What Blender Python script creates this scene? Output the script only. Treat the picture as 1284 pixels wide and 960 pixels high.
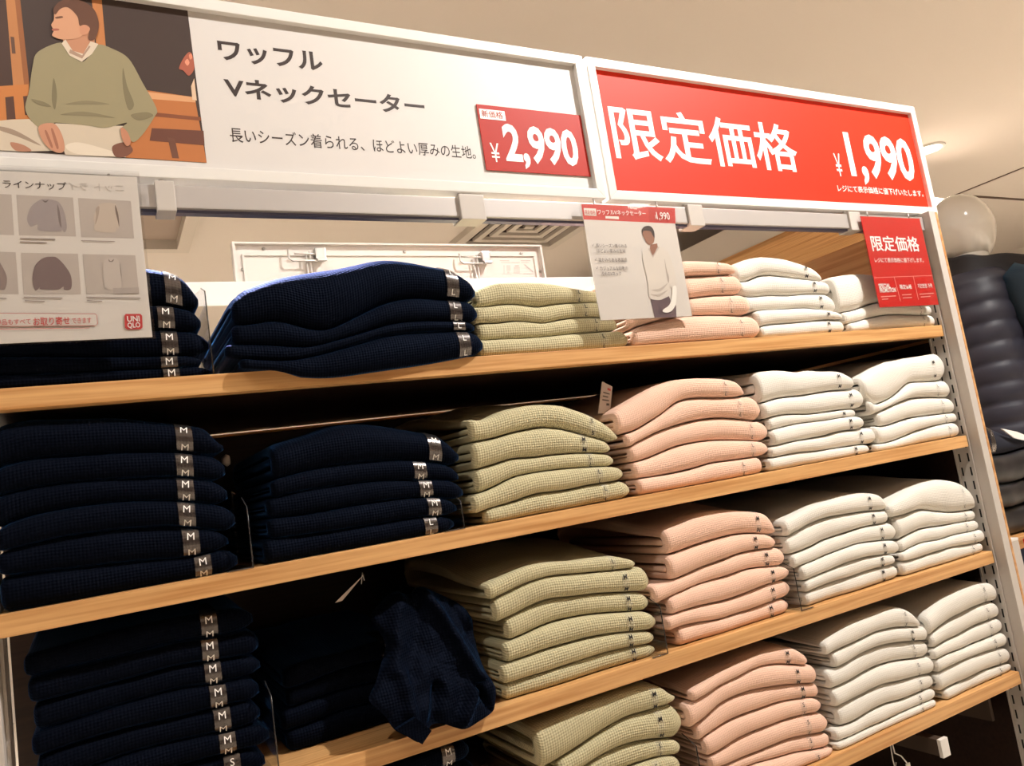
import bpy, bmesh, math, random
import numpy as np
from mathutils import Matrix, Vector, noise

random.seed(7)
for o in list(bpy.data.objects):
    bpy.data.objects.remove(o)
SC = bpy.context.scene
COL = SC.collection

# ------------------------------------------------------------------ camera
# camera fitted to the photograph (1284 x 960): focal length in pixels and angles
CH = 1.40                                   # lens height above the floor
YAW, PIT, ROL, FPX = 0.505986586, 0.11784888, -0.153190835, 965.0
CX, CY = 642.0, 480.0
_f = np.array([math.sin(YAW) * math.cos(PIT), math.cos(YAW) * math.cos(PIT), math.sin(PIT)])
_r0 = np.array([math.cos(YAW), -math.sin(YAW), 0.0])
_u0 = np.cross(_r0, _f)
_r = math.cos(ROL) * _r0 + math.sin(ROL) * _u0
_u = -math.sin(ROL) * _r0 + math.cos(ROL) * _u0
cam_d = bpy.data.cameras.new('camera')
cam_d.sensor_width = 36.0
cam_d.lens = FPX / 1284.0 * 36.0
cam_d.clip_start = 0.05
cam = bpy.data.objects.new('camera', cam_d)
COL.objects.link(cam)
M = Matrix.Identity(4)
for i in range(3):
    M[i][0], M[i][1], M[i][2] = _r[i], _u[i], -_f[i]
M[2][3] = CH
cam.matrix_world = M
SC.camera = cam

# ------------------------------------------------------------------ view and light
SC.view_settings.view_transform = 'Standard'
SC.view_settings.look = 'None'
SC.view_settings.gamma = 1.0
SC.view_settings.use_curve_mapping = False
SC.view_settings.exposure = -0.26
SC.cycles.use_denoising = True
SC.cycles.max_bounces = 6
SC.cycles.diffuse_bounces = 3

world = bpy.data.worlds.new('world')
SC.world = world
world.use_nodes = True
world.node_tree.nodes['Background'].inputs[0].default_value = (1.0, 0.9, 0.8, 1)
world.node_tree.nodes['Background'].inputs[1].default_value = 0.15

CEIL = 1.70                                 # ceiling height above the lens
WARM = (1.0, 0.96, 0.915)


def spot(name, loc, target, watts, size, radius=0.035, blend=0.5):
    d = bpy.data.lights.new(name, 'SPOT')
    d.energy = watts
    d.color = WARM
    d.spot_size = math.radians(size)
    d.spot_blend = blend
    d.shadow_soft_size = radius
    o = bpy.data.objects.new(name, d)
    COL.objects.link(o)
    o.location = (loc[0], loc[1], loc[2] + CH)
    v = Vector(target) - Vector(loc)
    o.rotation_euler = v.to_track_quat('-Z', 'Y').to_euler()
    return o


SPOTS = [   # place, aim, watts, cone
    ((1.75, 0.10, CEIL - 0.08), (0.95, 1.02, -0.05), 270, 100),
    ((-0.55, 0.10, CEIL - 0.08), (0.05, 1.02, 0.0), 45, 80),
    ((0.30, 2.20, CEIL - 0.08), (0.20, 1.10, 0.32), 620, 56),
]
for i, (l, t, w, s) in enumerate(SPOTS):
    spot('track_spot', l, t, w, s)
# one seen downlight, the rest added as unseen fill lamps (their housings are built with the ceiling)
DOWN = [(-2.2, -2.0), (0.6, -2.4), (3.4, -2.0), (6.2, -1.2), (4.96, 2.87), (7.4, 1.2), (1.2, 6.2), (4.6, 6.4), (-2.2, 4.0), (-2.4, 1.0)]
for (x, y) in DOWN:
    far = x > 3 or y > 2
    d = bpy.data.lights.new('downlight', 'AREA')
    d.shape = 'DISK'
    d.size = 0.16
    d.energy = 88 if far else 26
    d.spread = math.radians(95)
    d.color = WARM
    o = bpy.data.objects.new('downlight', d)
    COL.objects.link(o)
    o.location = (x, y, CEIL + CH - 0.025)


# ------------------------------------------------------------------ pixel helpers
def ray(x, y):
    return _f + _r * (x - CX) / FPX - _u * (y - CY) / FPX


def aty(x, y, Y):                            # point on the vertical plane y = Y
    d = ray(x, y)
    return d * (Y / d[1])


def atz(x, y, Z):
    d = ray(x, y)
    return d * (Z / d[2])


# ------------------------------------------------------------------ materials
def srgb(r, g, b):
    return tuple(((c / 255.0) / 12.92 if c / 255.0 <= 0.04045 else ((c / 255.0 + 0.055) / 1.055) ** 2.4) for c in (r, g, b)) + (1.0,)


MATS = {}


def mat(name, col, rough=0.6, metal=0.0, spec=0.5, sheen=0.0, sheen_tint=None, sheen_rough=0.4, coat=0.0, alpha=1.0, emit=None):
    if name in MATS:
        return MATS[name]
    m = bpy.data.materials.new(name)
    m.use_nodes = True
    b = m.node_tree.nodes['Principled BSDF']
    b.inputs['Base Color'].default_value = col if len(col) == 4 else tuple(col) + (1.0,)
    b.inputs['Roughness'].default_value = rough
    b.inputs['Metallic'].default_value = metal
    b.inputs['Specular IOR Level'].default_value = spec
    b.inputs['Sheen Weight'].default_value = sheen
    b.inputs['Sheen Roughness'].default_value = sheen_rough
    if sheen_tint:
        b.inputs['Sheen Tint'].default_value = sheen_tint
    b.inputs['Coat Weight'].default_value = coat
    b.inputs['Alpha'].default_value = alpha
    if emit:
        b.inputs['Emission Color'].default_value = emit[0]
        b.inputs['Emission Strength'].default_value = emit[1]
    MATS[name] = m
    return m


def nd(m, t, **kw):
    n = m.node_tree.nodes.new(t)
    for k, v in kw.items():
        setattr(n, k, v)
    return n


def lk(m, a, b):
    m.node_tree.links.new(a, b)


def math_node(m, op, a, b=None):
    n = nd(m, 'ShaderNodeMath', operation=op)
    for i, v in enumerate((a, b)):
        if v is None:
            continue
        if isinstance(v, (int, float)):
            n.inputs[i].default_value = v
        else:
            lk(m, v, n.inputs[i])
    return n.outputs[0]


def knit(name, col, pu, pv, depth, sheen=0.0, tint=None, contrast=0.18, srough=0.4):
    """waffle knit: a grid of ribs along the cloth's own u and v, as relief, with groove shade painted into the colour"""
    m = mat(name, col, 0.92, spec=0.15, sheen=sheen, sheen_tint=tint, sheen_rough=srough)
    b = m.node_tree.nodes['Principled BSDF']
    uv = nd(m, 'ShaderNodeUVMap')
    sp = nd(m, 'ShaderNodeSeparateXYZ')
    lk(m, uv.outputs[0], sp.inputs[0])
    s1 = math_node(m, 'SINE', math_node(m, 'MULTIPLY', sp.outputs[0], 2 * math.pi / pu))
    s2 = math_node(m, 'SINE', math_node(m, 'MULTIPLY', sp.outputs[1], 2 * math.pi / pv))
    h = math_node(m, 'ADD', s1, s2)                       # -2 .. 2
    nz = nd(m, 'ShaderNodeTexNoise')
    nz.inputs['Scale'].default_value = 260.0
    lk(m, uv.outputs[0], nz.inputs['Vector'])
    h2 = math_node(m, 'ADD', math_node(m, 'MULTIPLY', h, 0.25), math_node(m, 'MULTIPLY', nz.outputs[0], 0.5))
    bp = nd(m, 'ShaderNodeBump')
    bp.inputs['Strength'].default_value = 0.7
    bp.inputs['Distance'].default_value = depth
    lk(m, h2, bp.inputs['Height'])
    lk(m, bp.outputs[0], b.inputs['Normal'])
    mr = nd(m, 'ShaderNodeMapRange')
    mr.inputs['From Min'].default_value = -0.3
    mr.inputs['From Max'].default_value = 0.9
    mr.inputs['To Min'].default_value = 1.0 - contrast  # grooves between the ribs darkened in base colour, a painted shade
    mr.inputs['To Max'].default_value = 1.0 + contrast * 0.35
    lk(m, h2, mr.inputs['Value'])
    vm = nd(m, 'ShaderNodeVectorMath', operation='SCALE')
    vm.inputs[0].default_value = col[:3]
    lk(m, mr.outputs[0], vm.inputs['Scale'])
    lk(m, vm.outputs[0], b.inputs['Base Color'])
    return m


KNIT = {
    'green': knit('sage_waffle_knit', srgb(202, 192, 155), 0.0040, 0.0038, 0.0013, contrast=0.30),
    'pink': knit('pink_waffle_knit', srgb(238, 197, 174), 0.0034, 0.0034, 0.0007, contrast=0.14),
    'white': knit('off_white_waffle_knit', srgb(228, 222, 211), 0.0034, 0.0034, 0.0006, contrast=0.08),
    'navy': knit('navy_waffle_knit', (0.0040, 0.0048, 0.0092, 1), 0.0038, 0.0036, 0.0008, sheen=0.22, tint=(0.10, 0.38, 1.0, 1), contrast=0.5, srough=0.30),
}
_nb = KNIT['navy'].node_tree.nodes['Principled BSDF']      # smooth dyed yarn: a blue lustre where light grazes it
_nb.inputs['Roughness'].default_value = 0.60
_nb.inputs['Specular IOR Level'].default_value = 0.04
_nb.inputs['Metallic'].default_value = 0.40
_nb.inputs['Specular Tint'].default_value = (0.16, 0.45, 1.0, 1)


def wood(name, c1, c2, axis=0, rough=0.45, scale=1.0):
    if name in MATS:
        return MATS[name]
    m = mat(name, c1, rough, spec=0.4)
    b = m.node_tree.nodes['Principled BSDF']
    tc = nd(m, 'ShaderNodeTexCoord')
    mp = nd(m, 'ShaderNodeMapping')
    sc = [150.0 * scale] * 3
    sc[axis] = 4.0 * scale
    mp.inputs['Scale'].default_value = sc
    lk(m, tc.outputs['Object'], mp.inputs['Vector'])
    n1 = nd(m, 'ShaderNodeTexNoise')
    n1.inputs['Scale'].default_value = 1.0
    n1.inputs['Detail'].default_value = 4.0
    lk(m, mp.outputs[0], n1.inputs['Vector'])
    rp = nd(m, 'ShaderNodeValToRGB')
    rp.color_ramp.elements[0].position = 0.32
    rp.color_ramp.elements[0].color = c2
    rp.color_ramp.elements[1].position = 0.62
    rp.color_ramp.elements[1].color = c1
    lk(m, n1.outputs[0], rp.inputs[0])
    lk(m, rp.outputs[0], b.inputs['Base Color'])
    bp = nd(m, 'ShaderNodeBump')
    bp.inputs['Strength'].default_value = 0.15
    bp.inputs['Distance'].default_value = 0.0006
    lk(m, n1.outputs[0], bp.inputs['Height'])
    lk(m, bp.outputs[0], b.inputs['Normal'])
    return m


OAK = wood('oak_veneer', srgb(220, 170, 112), srgb(188, 132, 76), 0)
OAK_Y = wood('oak_veneer_crosswise', srgb(214, 164, 110), srgb(178, 122, 70), 1, scale=0.5)
DARKWOOD_SHADE = wood('dark_laminate_and_shade', (0.030, 0.015, 0.010, 1), (0.016, 0.008, 0.006, 1), 0, 0.35)  # brown of the panels, also painted shade on the shelf undersides
GREY_METAL = mat('light_grey_powder_coat', srgb(196, 188, 180), 0.42, spec=0.5)
ALU = mat('brushed_aluminium', srgb(190, 184, 180), 0.45, metal=0.35)
WHITE_METAL = mat('white_enamel', srgb(232, 227, 220), 0.38)
WHITE_FRAME = mat('white_sign_frame', srgb(228, 224, 218), 0.35)
STEEL = mat('zinc_steel', srgb(180, 178, 174), 0.3, metal=0.9)
BLACK = mat('black_slot', (0.006, 0.005, 0.004, 1), 0.8)
PAPER = mat('white_print_paper', srgb(216, 210, 205), 0.5)
SHEET = mat('notice_paper', srgb(222, 214, 205), 0.5)
RED = mat('red_sign_print', srgb(232, 48, 22), 0.55, spec=0.25)
RED_DARK = mat('dark_red_price_print', srgb(176, 34, 10), 0.5, spec=0.25)
RED_POP = mat('red_card_print', srgb(198, 40, 36), 0.5, spec=0.25)
INK = mat('dark_brown_ink', srgb(52, 38, 34), 0.6)
WHITE_INK = mat('white_ink', srgb(246, 242, 236), 0.5)
GREY_INK = mat('grey_ink', srgb(104, 90, 82), 0.6)
FAINT_INK = mat('faint_grey_ink', srgb(196, 186, 176), 0.6)
BLACK_INK = mat('black_ink', srgb(28, 26, 30), 0.5)


def clear(name, tint=(1, 1, 1, 1), gloss=0.04):
    m = bpy.data.materials.new(name)
    m.use_nodes = True
    nt = m.node_tree
    nt.nodes.remove(nt.nodes['Principled BSDF'])
    tr = nd(m, 'ShaderNodeBsdfTransparent')
    tr.inputs[0].default_value = tint
    gl = nd(m, 'ShaderNodeBsdfGlossy')
    gl.inputs['Roughness'].default_value = 0.03
    lw = nd(m, 'ShaderNodeLayerWeight')
    lw.inputs[0].default_value = 0.5
    pw = math_node(m, 'POWER', lw.outputs['Facing'], 5.0)
    fac = math_node(m, 'ADD', math_node(m, 'MULTIPLY', pw, 0.6), gloss)
    mx = nd(m, 'ShaderNodeMixShader')
    lk(m, fac, mx.inputs[0])
    lk(m, tr.outputs[0], mx.inputs[1])
    lk(m, gl.outputs[0], mx.inputs[2])
    lk(m, mx.outputs[0], nt.nodes['Material Output'].inputs[0])
    MATS[name] = m
    return m


ACRYLIC = clear('clear_acrylic', (0.93, 0.94, 0.95, 1))
ACRYLIC_EDGE = mat('acrylic_edge', srgb(60, 58, 58), 0.2, alpha=0.75)
SLEEVE = clear('clear_sleeve', (0.97, 0.97, 0.97, 1))


def film(name, col, alpha, metal, rough):
    return mat(name, col, rough, metal=metal, alpha=alpha)


FILM_NAVY = film('silvery_clear_film', srgb(128, 122, 120), 0.70, 0.9, 0.24)
FILM_LIGHT = film('clear_film', srgb(240, 238, 232), 0.10, 0.0, 0.15)


# ------------------------------------------------------------------ object helpers
def finish(o, label=None, cat=None, group=None, kind=None):
    if label:
        o['label'] = label
    if cat:
        o['category'] = cat
    if group:
        o['group'] = group
    if kind:
        o['kind'] = kind
    return o


def empty(name, loc, label=None, cat=None, group=None, kind=None):
    o = bpy.data.objects.new(name, None)
    o.empty_display_size = 0.02
    o.location = (loc[0], loc[1], loc[2] + CH)
    COL.objects.link(o)
    return finish(o, label, cat, group, kind)


def wloc(o):
    v = Vector(o.location)
    return v if o.parent is None else v            # all parents are unrotated; children keep world coordinates


def adopt(o, parent):
    if parent is not None:
        o.parent = parent
        if parent.type == 'EMPTY' and parent.parent is None:
            o.matrix_parent_inverse = Matrix.Translation(-Vector(parent.location))
    return o


def mesh_obj(name, verts, faces, mats, parent=None, uv=None, smooth=False, mat_idx=None, **kw):
    """vertices are given relative to the lens height; the mesh is kept in world coordinates"""
    me = bpy.data.meshes.new(name)
    me.from_pydata([(float(v[0]), float(v[1]), float(v[2]) + CH) for v in verts], [], faces)
    for mm in (mats if isinstance(mats, (list, tuple)) else [mats]):
        me.materials.append(mm)
    if mat_idx is not None:
        me.polygons.foreach_set('material_index', mat_idx)
    if smooth:
        me.polygons.foreach_set('use_smooth', [True] * len(me.polygons))
    if uv is not None:
        lay = me.uv_layers.new(name='UVMap')
        idx = np.zeros(len(me.loops), dtype=np.int32)
        me.loops.foreach_get('vertex_index', idx)
        lay.data.foreach_set('uv', np.asarray(uv, dtype=np.float32)[idx].ravel())
    me.update()
    o = bpy.data.objects.new(name, me)
    COL.objects.link(o)
    adopt(o, parent)
    return finish(o, **kw)


def bevelled(bm, w, seg=2):
    if w > 0:
        bmesh.ops.bevel(bm, geom=list(bm.edges), offset=w, segments=seg, profile=0.7, affect='EDGES', clamp_overlap=True)


def bm_obj(name, bm, m, parent=None, smooth=False, **kw):
    bmesh.ops.recalc_face_normals(bm, faces=list(bm.faces))
    me = bpy.data.meshes.new(name)
    bm.to_mesh(me)
    bm.free()
    for mm in (m if isinstance(m, (list, tuple)) else [m]):
        me.materials.append(mm)
    if smooth:
        me.polygons.foreach_set('use_smooth', [True] * len(me.polygons))
    o = bpy.data.objects.new(name, me)
    COL.objects.link(o)
    adopt(o, parent)
    return finish(o, **kw)


def add_box(bm, x0, x1, y0, y1, z0, z1, mi=0):
    vs = [bm.verts.new((x, y, z + CH)) for z in (z0, z1) for (x, y) in ((x0, y0), (x1, y0), (x1, y1), (x0, y1))]
    for q in ((0, 3, 2, 1), (4, 5, 6, 7), (0, 1, 5, 4), (1, 2, 6, 5), (2, 3, 7, 6), (3, 0, 4, 7)):
        f = bm.faces.new([vs[i] for i in q])
        f.material_index = mi
    return vs


def box(name, x0, x1, y0, y1, z0, z1, m, parent=None, bev=0.0, **kw):
    bm = bmesh.new()
    add_box(bm, x0, x1, y0, y1, z0, z1)
    bevelled(bm, bev)
    return bm_obj(name, bm, m, parent, **kw)


def prism(name, pts, y0, y1, m, parent=None, bev=0.0, **kw):
    """extrude a polygon given in (x, z) from y0 to y1"""
    bm = bmesh.new()
    a = [bm.verts.new((p[0], y0, p[1] + CH)) for p in pts]
    b = [bm.verts.new((p[0], y1, p[1] + CH)) for p in pts]
    bm.faces.new(a)
    bm.faces.new(b[::-1])
    n = len(pts)
    for i in range(n):
        bm.faces.new((a[i], b[i], b[(i + 1) % n], a[(i + 1) % n]))
    bevelled(bm, bev)
    return bm_obj(name, bm, m, parent, **kw)


def tube(name, pts, rad, m, parent=None, seg=8, closed=False, **kw):
    pts = [Vector(p) for p in pts]
    rads = rad if isinstance(rad, (list, tuple)) else [rad] * len(pts)
    vs, fs = [], []
    n = len(pts)
    for i, p in enumerate(pts):
        t = (pts[min(i + 1, n - 1)] - pts[max(i - 1, 0)]).normalized()
        a = t.cross(Vector((0, 0, 1)) if abs(t.z) < 0.9 else Vector((1, 0, 0))).normalized()
        b = t.cross(a)
        for k in range(seg):
            th = 2 * math.pi * k / seg
            q = p + (a * math.cos(th) + b * math.sin(th)) * rads[i]
            vs.append(q)
    for i in range(n - 1):
        for k in range(seg):
            fs.append((i * seg + k, i * seg + (k + 1) % seg, (i + 1) * seg + (k + 1) % seg, (i + 1) * seg + k))
    fs.append(tuple(range(seg))[::-1])
    fs.append(tuple((n - 1) * seg + k for k in range(seg)))
    return mesh_obj(name, vs, fs, m, parent, smooth=True, **kw)


# lettering: built-in font outlines turned into flat meshes and fitted to a box
TXT = {}


def glyphs(s, bold=0.0):
    k = (s, bold)
    if k not in TXT:
        c = bpy.data.curves.new('lettering', 'FONT')
        c.body = s
        c.offset = bold
        c.resolution_u = 3
        o = bpy.data.objects.new('lettering', c)
        COL.objects.link(o)
        dg = bpy.context.evaluated_depsgraph_get()
        me = bpy.data.meshes.new_from_object(o.evaluated_get(dg))
        v = np.array([q.co[:2] for q in me.vertices]) if len(me.vertices) else np.zeros((1, 2))
        f = [tuple(p.vertices) for p in me.polygons]
        bpy.data.objects.remove(o)
        bpy.data.meshes.remove(me)
        bpy.data.curves.remove(c)
        mn, mx = v.min(0), v.max(0)
        TXT[k] = ((v - mn) / np.maximum(mx - mn, 1e-6), f, (mx - mn))
    return TXT[k]


def lettering(s, tl, br, Y, m, parent, bold=0.0, name='lettering', mirror=False, plane_y=None, **kw):
    """text on the plane y=Y; tl and br are its corner pixels in the photograph, read on that plane"""
    a, b = aty(*tl, plane_y or Y), aty(*br, plane_y or Y)
    v, f, _ = glyphs(s, bold)
    vs = [((b[0] - p[0] * (b[0] - a[0])) if mirror else (a[0] + p[0] * (b[0] - a[0])), Y, b[2] + p[1] * (a[2] - b[2])) for p in v]
    return mesh_obj(name, vs, f, m, parent, **kw)


def smooth_poly(pts, n=5):
    out = []
    L = len(pts)
    for i in range(L):
        p0, p1, p2, p3 = (np.array(pts[(i + j) % L], float) for j in (-1, 0, 1, 2))
        for k in range(n):
            t = k / n
            out.append(tuple(0.5 * ((2 * p1) + (p2 - p0) * t + (2 * p0 - 5 * p1 + 4 * p2 - p3) * t * t + (3 * p1 - p0 - 3 * p2 + p3) * t ** 3)))
    return out


def print_mesh(name, layers, org, Y, parent, step=0.00004, **kw):
    """a flat printed picture: filled outlines (in zoomed pixels) lying on the plane y=Y, one over the other"""
    ox, oy, s = org
    bm = bmesh.new()
    mats = []
    for li, (pts, col, sm) in enumerate(layers):
        key = 'print_%d_%d_%d' % col
        mm = mat(key, srgb(*col), 0.55)
        if mm not in mats:
            mats.append(mm)
        if sm:
            pts = smooth_poly(pts)
        vs = []
        for (x, y) in pts:
            p = aty(ox + x / s, oy + y / s, Y)
            vs.append(bm.verts.new((p[0], Y - step * (li + 1), p[2] + CH)))
        try:
            fc = bm.faces.new(vs)
        except ValueError:
            continue
        fc.normal_update()
        if fc.normal.y > 0:
            fc.normal_flip()
        fc.material_index = mats.index(mm)
    bmesh.ops.triangulate(bm, faces=list(bm.faces), ngon_method='EAR_CLIP')
    me = bpy.data.meshes.new(name)
    bm.to_mesh(me)
    bm.free()
    for mm in mats:
        me.materials.append(mm)
    o = bpy.data.objects.new(name, me)
    COL.objects.link(o)
    adopt(o, parent)
    return finish(o, **kw)

# ================================================================== the setting
FLOOR = -CH
RX0, RX1, RY0, RY1 = -4.0, 9.6, -4.0, 8.0
PLASTER = mat('beige_plaster', srgb(228, 217, 206), 0.85, spec=0.2)
b_ = PLASTER.node_tree.nodes['Principled BSDF']
_n = nd(PLASTER, 'ShaderNodeTexNoise')
_n.inputs['Scale'].default_value = 90.0
_bp = nd(PLASTER, 'ShaderNodeBump')
_bp.inputs['Strength'].default_value = 0.05
lk(PLASTER, _n.outputs[0], _bp.inputs['Height'])
lk(PLASTER, _bp.outputs[0], b_.inputs['Normal'])
FLOORM = wood('pale_floor', srgb(226, 214, 196), srgb(212, 198, 178), 1, 0.35, 0.3)
box('floor', RX0, RX1, RY0, RY1, FLOOR - 0.1, FLOOR, FLOORM, kind='structure')
box('ceiling', RX0, RX1, RY0, RY1, CEIL, CEIL + 0.1, PLASTER, kind='structure')
WALLM = mat('taupe_wall', srgb(150, 132, 118), 0.8, spec=0.2)
box('wall_back', RX0, RX1, RY1, RY1 + 0.1, FLOOR, CEIL, PLASTER, kind='structure')
box('wall_front', RX0, RX1, RY0 - 0.1, RY0, FLOOR, CEIL, WALLM, kind='structure')
box('wall_left', RX0 - 0.1, RX0, RY0, RY1, FLOOR, CEIL, WALLM, kind='structure')
box('wall_right', RX1, RX1 + 0.1, RY0, RY1, FLOOR, CEIL, PLASTER, kind='structure')

# recessed ceiling downlights, most of them added for fill
LAMP = mat('lit_lamp_face', (1, 1, 1, 1), 0.5, emit=((1.0, 0.9, 0.78, 1), 14.0))


def ring_obj(name, cx, cy, z, r0, r1, h, m, parent, seg=24):
    vs, fs = [], []
    for k in range(seg):
        a = 2 * math.pi * k / seg
        c, s = math.cos(a), math.sin(a)
        vs += [(cx + r0 * c, cy + r0 * s, z), (cx + r1 * c, cy + r1 * s, z), (cx + r1 * c, cy + r1 * s, z + h), (cx + r0 * c, cy + r0 * s, z + h)]
    for k in range(seg):
        a, b = 4 * k, 4 * ((k + 1) % seg)
        for i in range(4):
            fs.append((a + i, b + i, b + (i + 1) % 4, a + (i + 1) % 4))
    return mesh_obj(name, vs, fs, m, parent)


def disc_obj(name, cx, cy, z, r, m, parent, h=0.004, seg=24):
    vs = [(cx + r * math.cos(2 * math.pi * k / seg), cy + r * math.sin(2 * math.pi * k / seg), zz) for zz in (z, z + h) for k in range(seg)]
    fs = [tuple(range(seg))[::-1], tuple(range(seg, 2 * seg))] + [(k, (k + 1) % seg, seg + (k + 1) % seg, seg + k) for k in range(seg)]
    return mesh_obj(name, vs, fs, m, parent)


for i, (x, y) in enumerate(DOWN):
    seen = (i == 4)
    t = empty('ceiling_downlight', (x, y, CEIL),
              'glowing round downlight in the ceiling past the end of the red sign' if seen else 'added round downlight for fill light, unseen elsewhere in the shop ceiling',
              'light', None if seen else 'added fill downlights')
    ring_obj('trim_ring', x, y, CEIL - 0.012, 0.085, 0.105, 0.011, WHITE_METAL, t)
    disc_obj('lamp_face', x, y, CEIL - 0.008, 0.084, LAMP, t)
for i, (l, tg, w, s) in enumerate(SPOTS):
    t = empty('track_spotlight', (l[0], l[1], CEIL), ('ceiling spotlight aimed at the pale sweaters', 'ceiling spotlight aimed at the navy sweaters', 'ceiling spotlight behind the signs shining down on the top shelf')[i], 'light')
    d = (Vector(tg) - Vector(l)).normalized()
    p = Vector(l) - d * 0.045
    tube('lamp_can', [p - d * 0.07, p - d * 0.065, p], [0.03, 0.05, 0.05], WHITE_METAL, t, 20)
    tube('stem', [(l[0], l[1], CEIL - 0.001), tuple(p - d * 0.05)], 0.008, WHITE_METAL, t)
    tube('lamp_face', [p + d * 0.0005, p + d * 0.002], 0.045, LAMP, t, 20)

# ceiling air-conditioning cassette: square frame with louvres on four sides
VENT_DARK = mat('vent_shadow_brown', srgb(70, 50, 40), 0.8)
VENT_WHITE = mat('vent_off_white', srgb(214, 203, 190), 0.5)
vx0, vx1, vy0, vy1 = 2.33, 3.20, 4.00, 4.82
t = empty('ceiling_air_vent', (2.77, 4.4, CEIL), 'beige ceiling air conditioning vent with slanted louvres above the white back panel', 'vent')


def frame_ring(bm, x0, x1, y0, y1, w, z0, z1):
    add_box(bm, x0, x1, y0, y0 + w, z0, z1)
    add_box(bm, x0, x1, y1 - w, y1, z0, z1)
    add_box(bm, x0, x0 + w, y0 + w, y1 - w, z0, z1)
    add_box(bm, x1 - w, x1, y0 + w, y1 - w, z0, z1)


bm = bmesh.new()
frame_ring(bm, vx0, vx1, vy0, vy1, 0.07, CEIL - 0.045, CEIL - 0.001)
bm_obj('frame', bm, VENT_WHITE, t)
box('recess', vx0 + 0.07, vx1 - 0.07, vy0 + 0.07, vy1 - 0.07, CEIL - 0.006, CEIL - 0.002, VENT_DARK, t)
for k in range(3):
    q = 0.13 + 0.09 * k
    bm = bmesh.new()
    frame_ring(bm, vx0 + q, vx1 - q, vy0 + q, vy1 - q, 0.045, CEIL - 0.036 + 0.004 * k, CEIL - 0.012)
    bm_obj('louvre', bm, VENT_WHITE, t)
box('centre_panel', vx0 + 0.40, vx1 - 0.40, vy0 + 0.39, vy1 - 0.39, CEIL - 0.03, CEIL - 0.01, VENT_WHITE, t)

t = empty('ceiling_light_channel', (0.42, 4.4, CEIL), 'white boxed ceiling channel seen under the rail beside the line-up notice', 'ceiling channel')
bm = bmesh.new()
frame_ring(bm, 0.20, 0.60, 3.7, 4.86, 0.07, CEIL - 0.07, CEIL - 0.001)
bm_obj('frame', bm, VENT_WHITE, t)
box('recess_panel', 0.27, 0.53, 3.77, 4.79, CEIL - 0.012, CEIL - 0.002, mat('channel_grey', srgb(168, 150, 136), 0.7), t)

# access hatch in the ceiling: a thin shadow gap
t = empty('ceiling_access_hatch', (6.6, 3.0, CEIL), 'thin outlined access hatch in the ceiling behind the white mannequin head', 'hatch')
GAP = mat('shadow_gap', srgb(96, 76, 64), 0.8)
hx0, hx1, hy0, hy1 = 6.30, 7.35, 1.5, 3.50
for (a, b, c, d) in ((hx0, hx0 + 0.02, hy0, hy1), (hx1, hx1 + 0.02, hy0, hy1), (hx0, hx1 + 0.035, hy1, hy1 + 0.035), (hx0, hx1 + 0.035, hy0 - 0.035, hy0)):
    box('gap', a, b, c, d, CEIL - 0.004, CEIL - 0.001, GAP, t)
box('hatch_panel', hx0 + 0.04, hx1 - 0.005, hy0 + 0.005, hy1 - 0.005, CEIL - 0.003, CEIL - 0.001, PLASTER, t)

# wooden soffit beyond the fixture, its underside seen between rail and sweaters
t = empty('wood_soffit', (4.8, 4.8, CEIL), 'oak clad soffit with a pale grey inset strip hanging beyond the white sweaters', 'soffit')
SFY = 2.98
for (a, b) in ((3.86, 4.72), (5.24, 5.45)):
    n = 3 if b - a > 0.6 else 1
    for k in range(n):
        x0, x1 = a + (b - a) * k / n, a + (b - a) * (k + 1) / n
        box('plank', x0 + 0.002, x1 - 0.002, SFY, 6.6, 1.20, 1.23, OAK_Y, t, 0.002)
box('inset_strip', 4.73, 5.23, SFY, 6.6, 1.215, 1.23, GREY_METAL, t)
box('strip_edge', 4.722, 4.735, SFY, 6.6, 1.195, 1.215, WHITE_METAL, t)
box('carcass', 3.87, 5.44, SFY + 0.02, 6.58, 1.231, 1.42, PLASTER, t)
for x in (4.0, 5.3):
    for y in (3.4, 6.2):
        tube('hanger', [(x, y, 1.42), (x, y, CEIL)], 0.012, WHITE_METAL, t)

# ================================================================== the shelf fixture
SH = {1: (0.155, 0.1795), 2: (-0.0875, -0.0635), 3: (-0.3335, -0.309), 4: (-0.580, -0.556)}
SX0, SX1, SYF, SYB = -0.1045, 1.633, 1.0, 1.489
ORD = {1: 'top', 2: 'second', 3: 'third', 4: 'lowest'}
SHL = {1: 'oak fronted top shelf under the hanging signs and notices', 2: 'oak fronted second shelf carrying five and six high stacks',
       3: 'oak fronted third shelf with a rumpled navy sweater over its edge', 4: 'oak fronted lowest shelf above the dark empty hanging space'}
for k, (z0, z1) in SH.items():
    t = empty('oak_shelf', (0.76, 1.0, z0), SHL[k], 'shelf', 'shelves of the fixture')
    box('front_edge', SX0, SX1, SYF, SYF + 0.022, z0, z1, OAK, t, 0.0012)
    box('board', SX0, SX1, SYF + 0.0222, SYB, z0 + 0.004, z1 - 0.0006, OAK, t)
    box('underside', SX0, SX1, SYF + 0.0222, SYB, z0 + 0.0005, z0 + 0.0038, DARKWOOD_SHADE, t)  # shade of the unlit underside put into its dark colour

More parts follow.
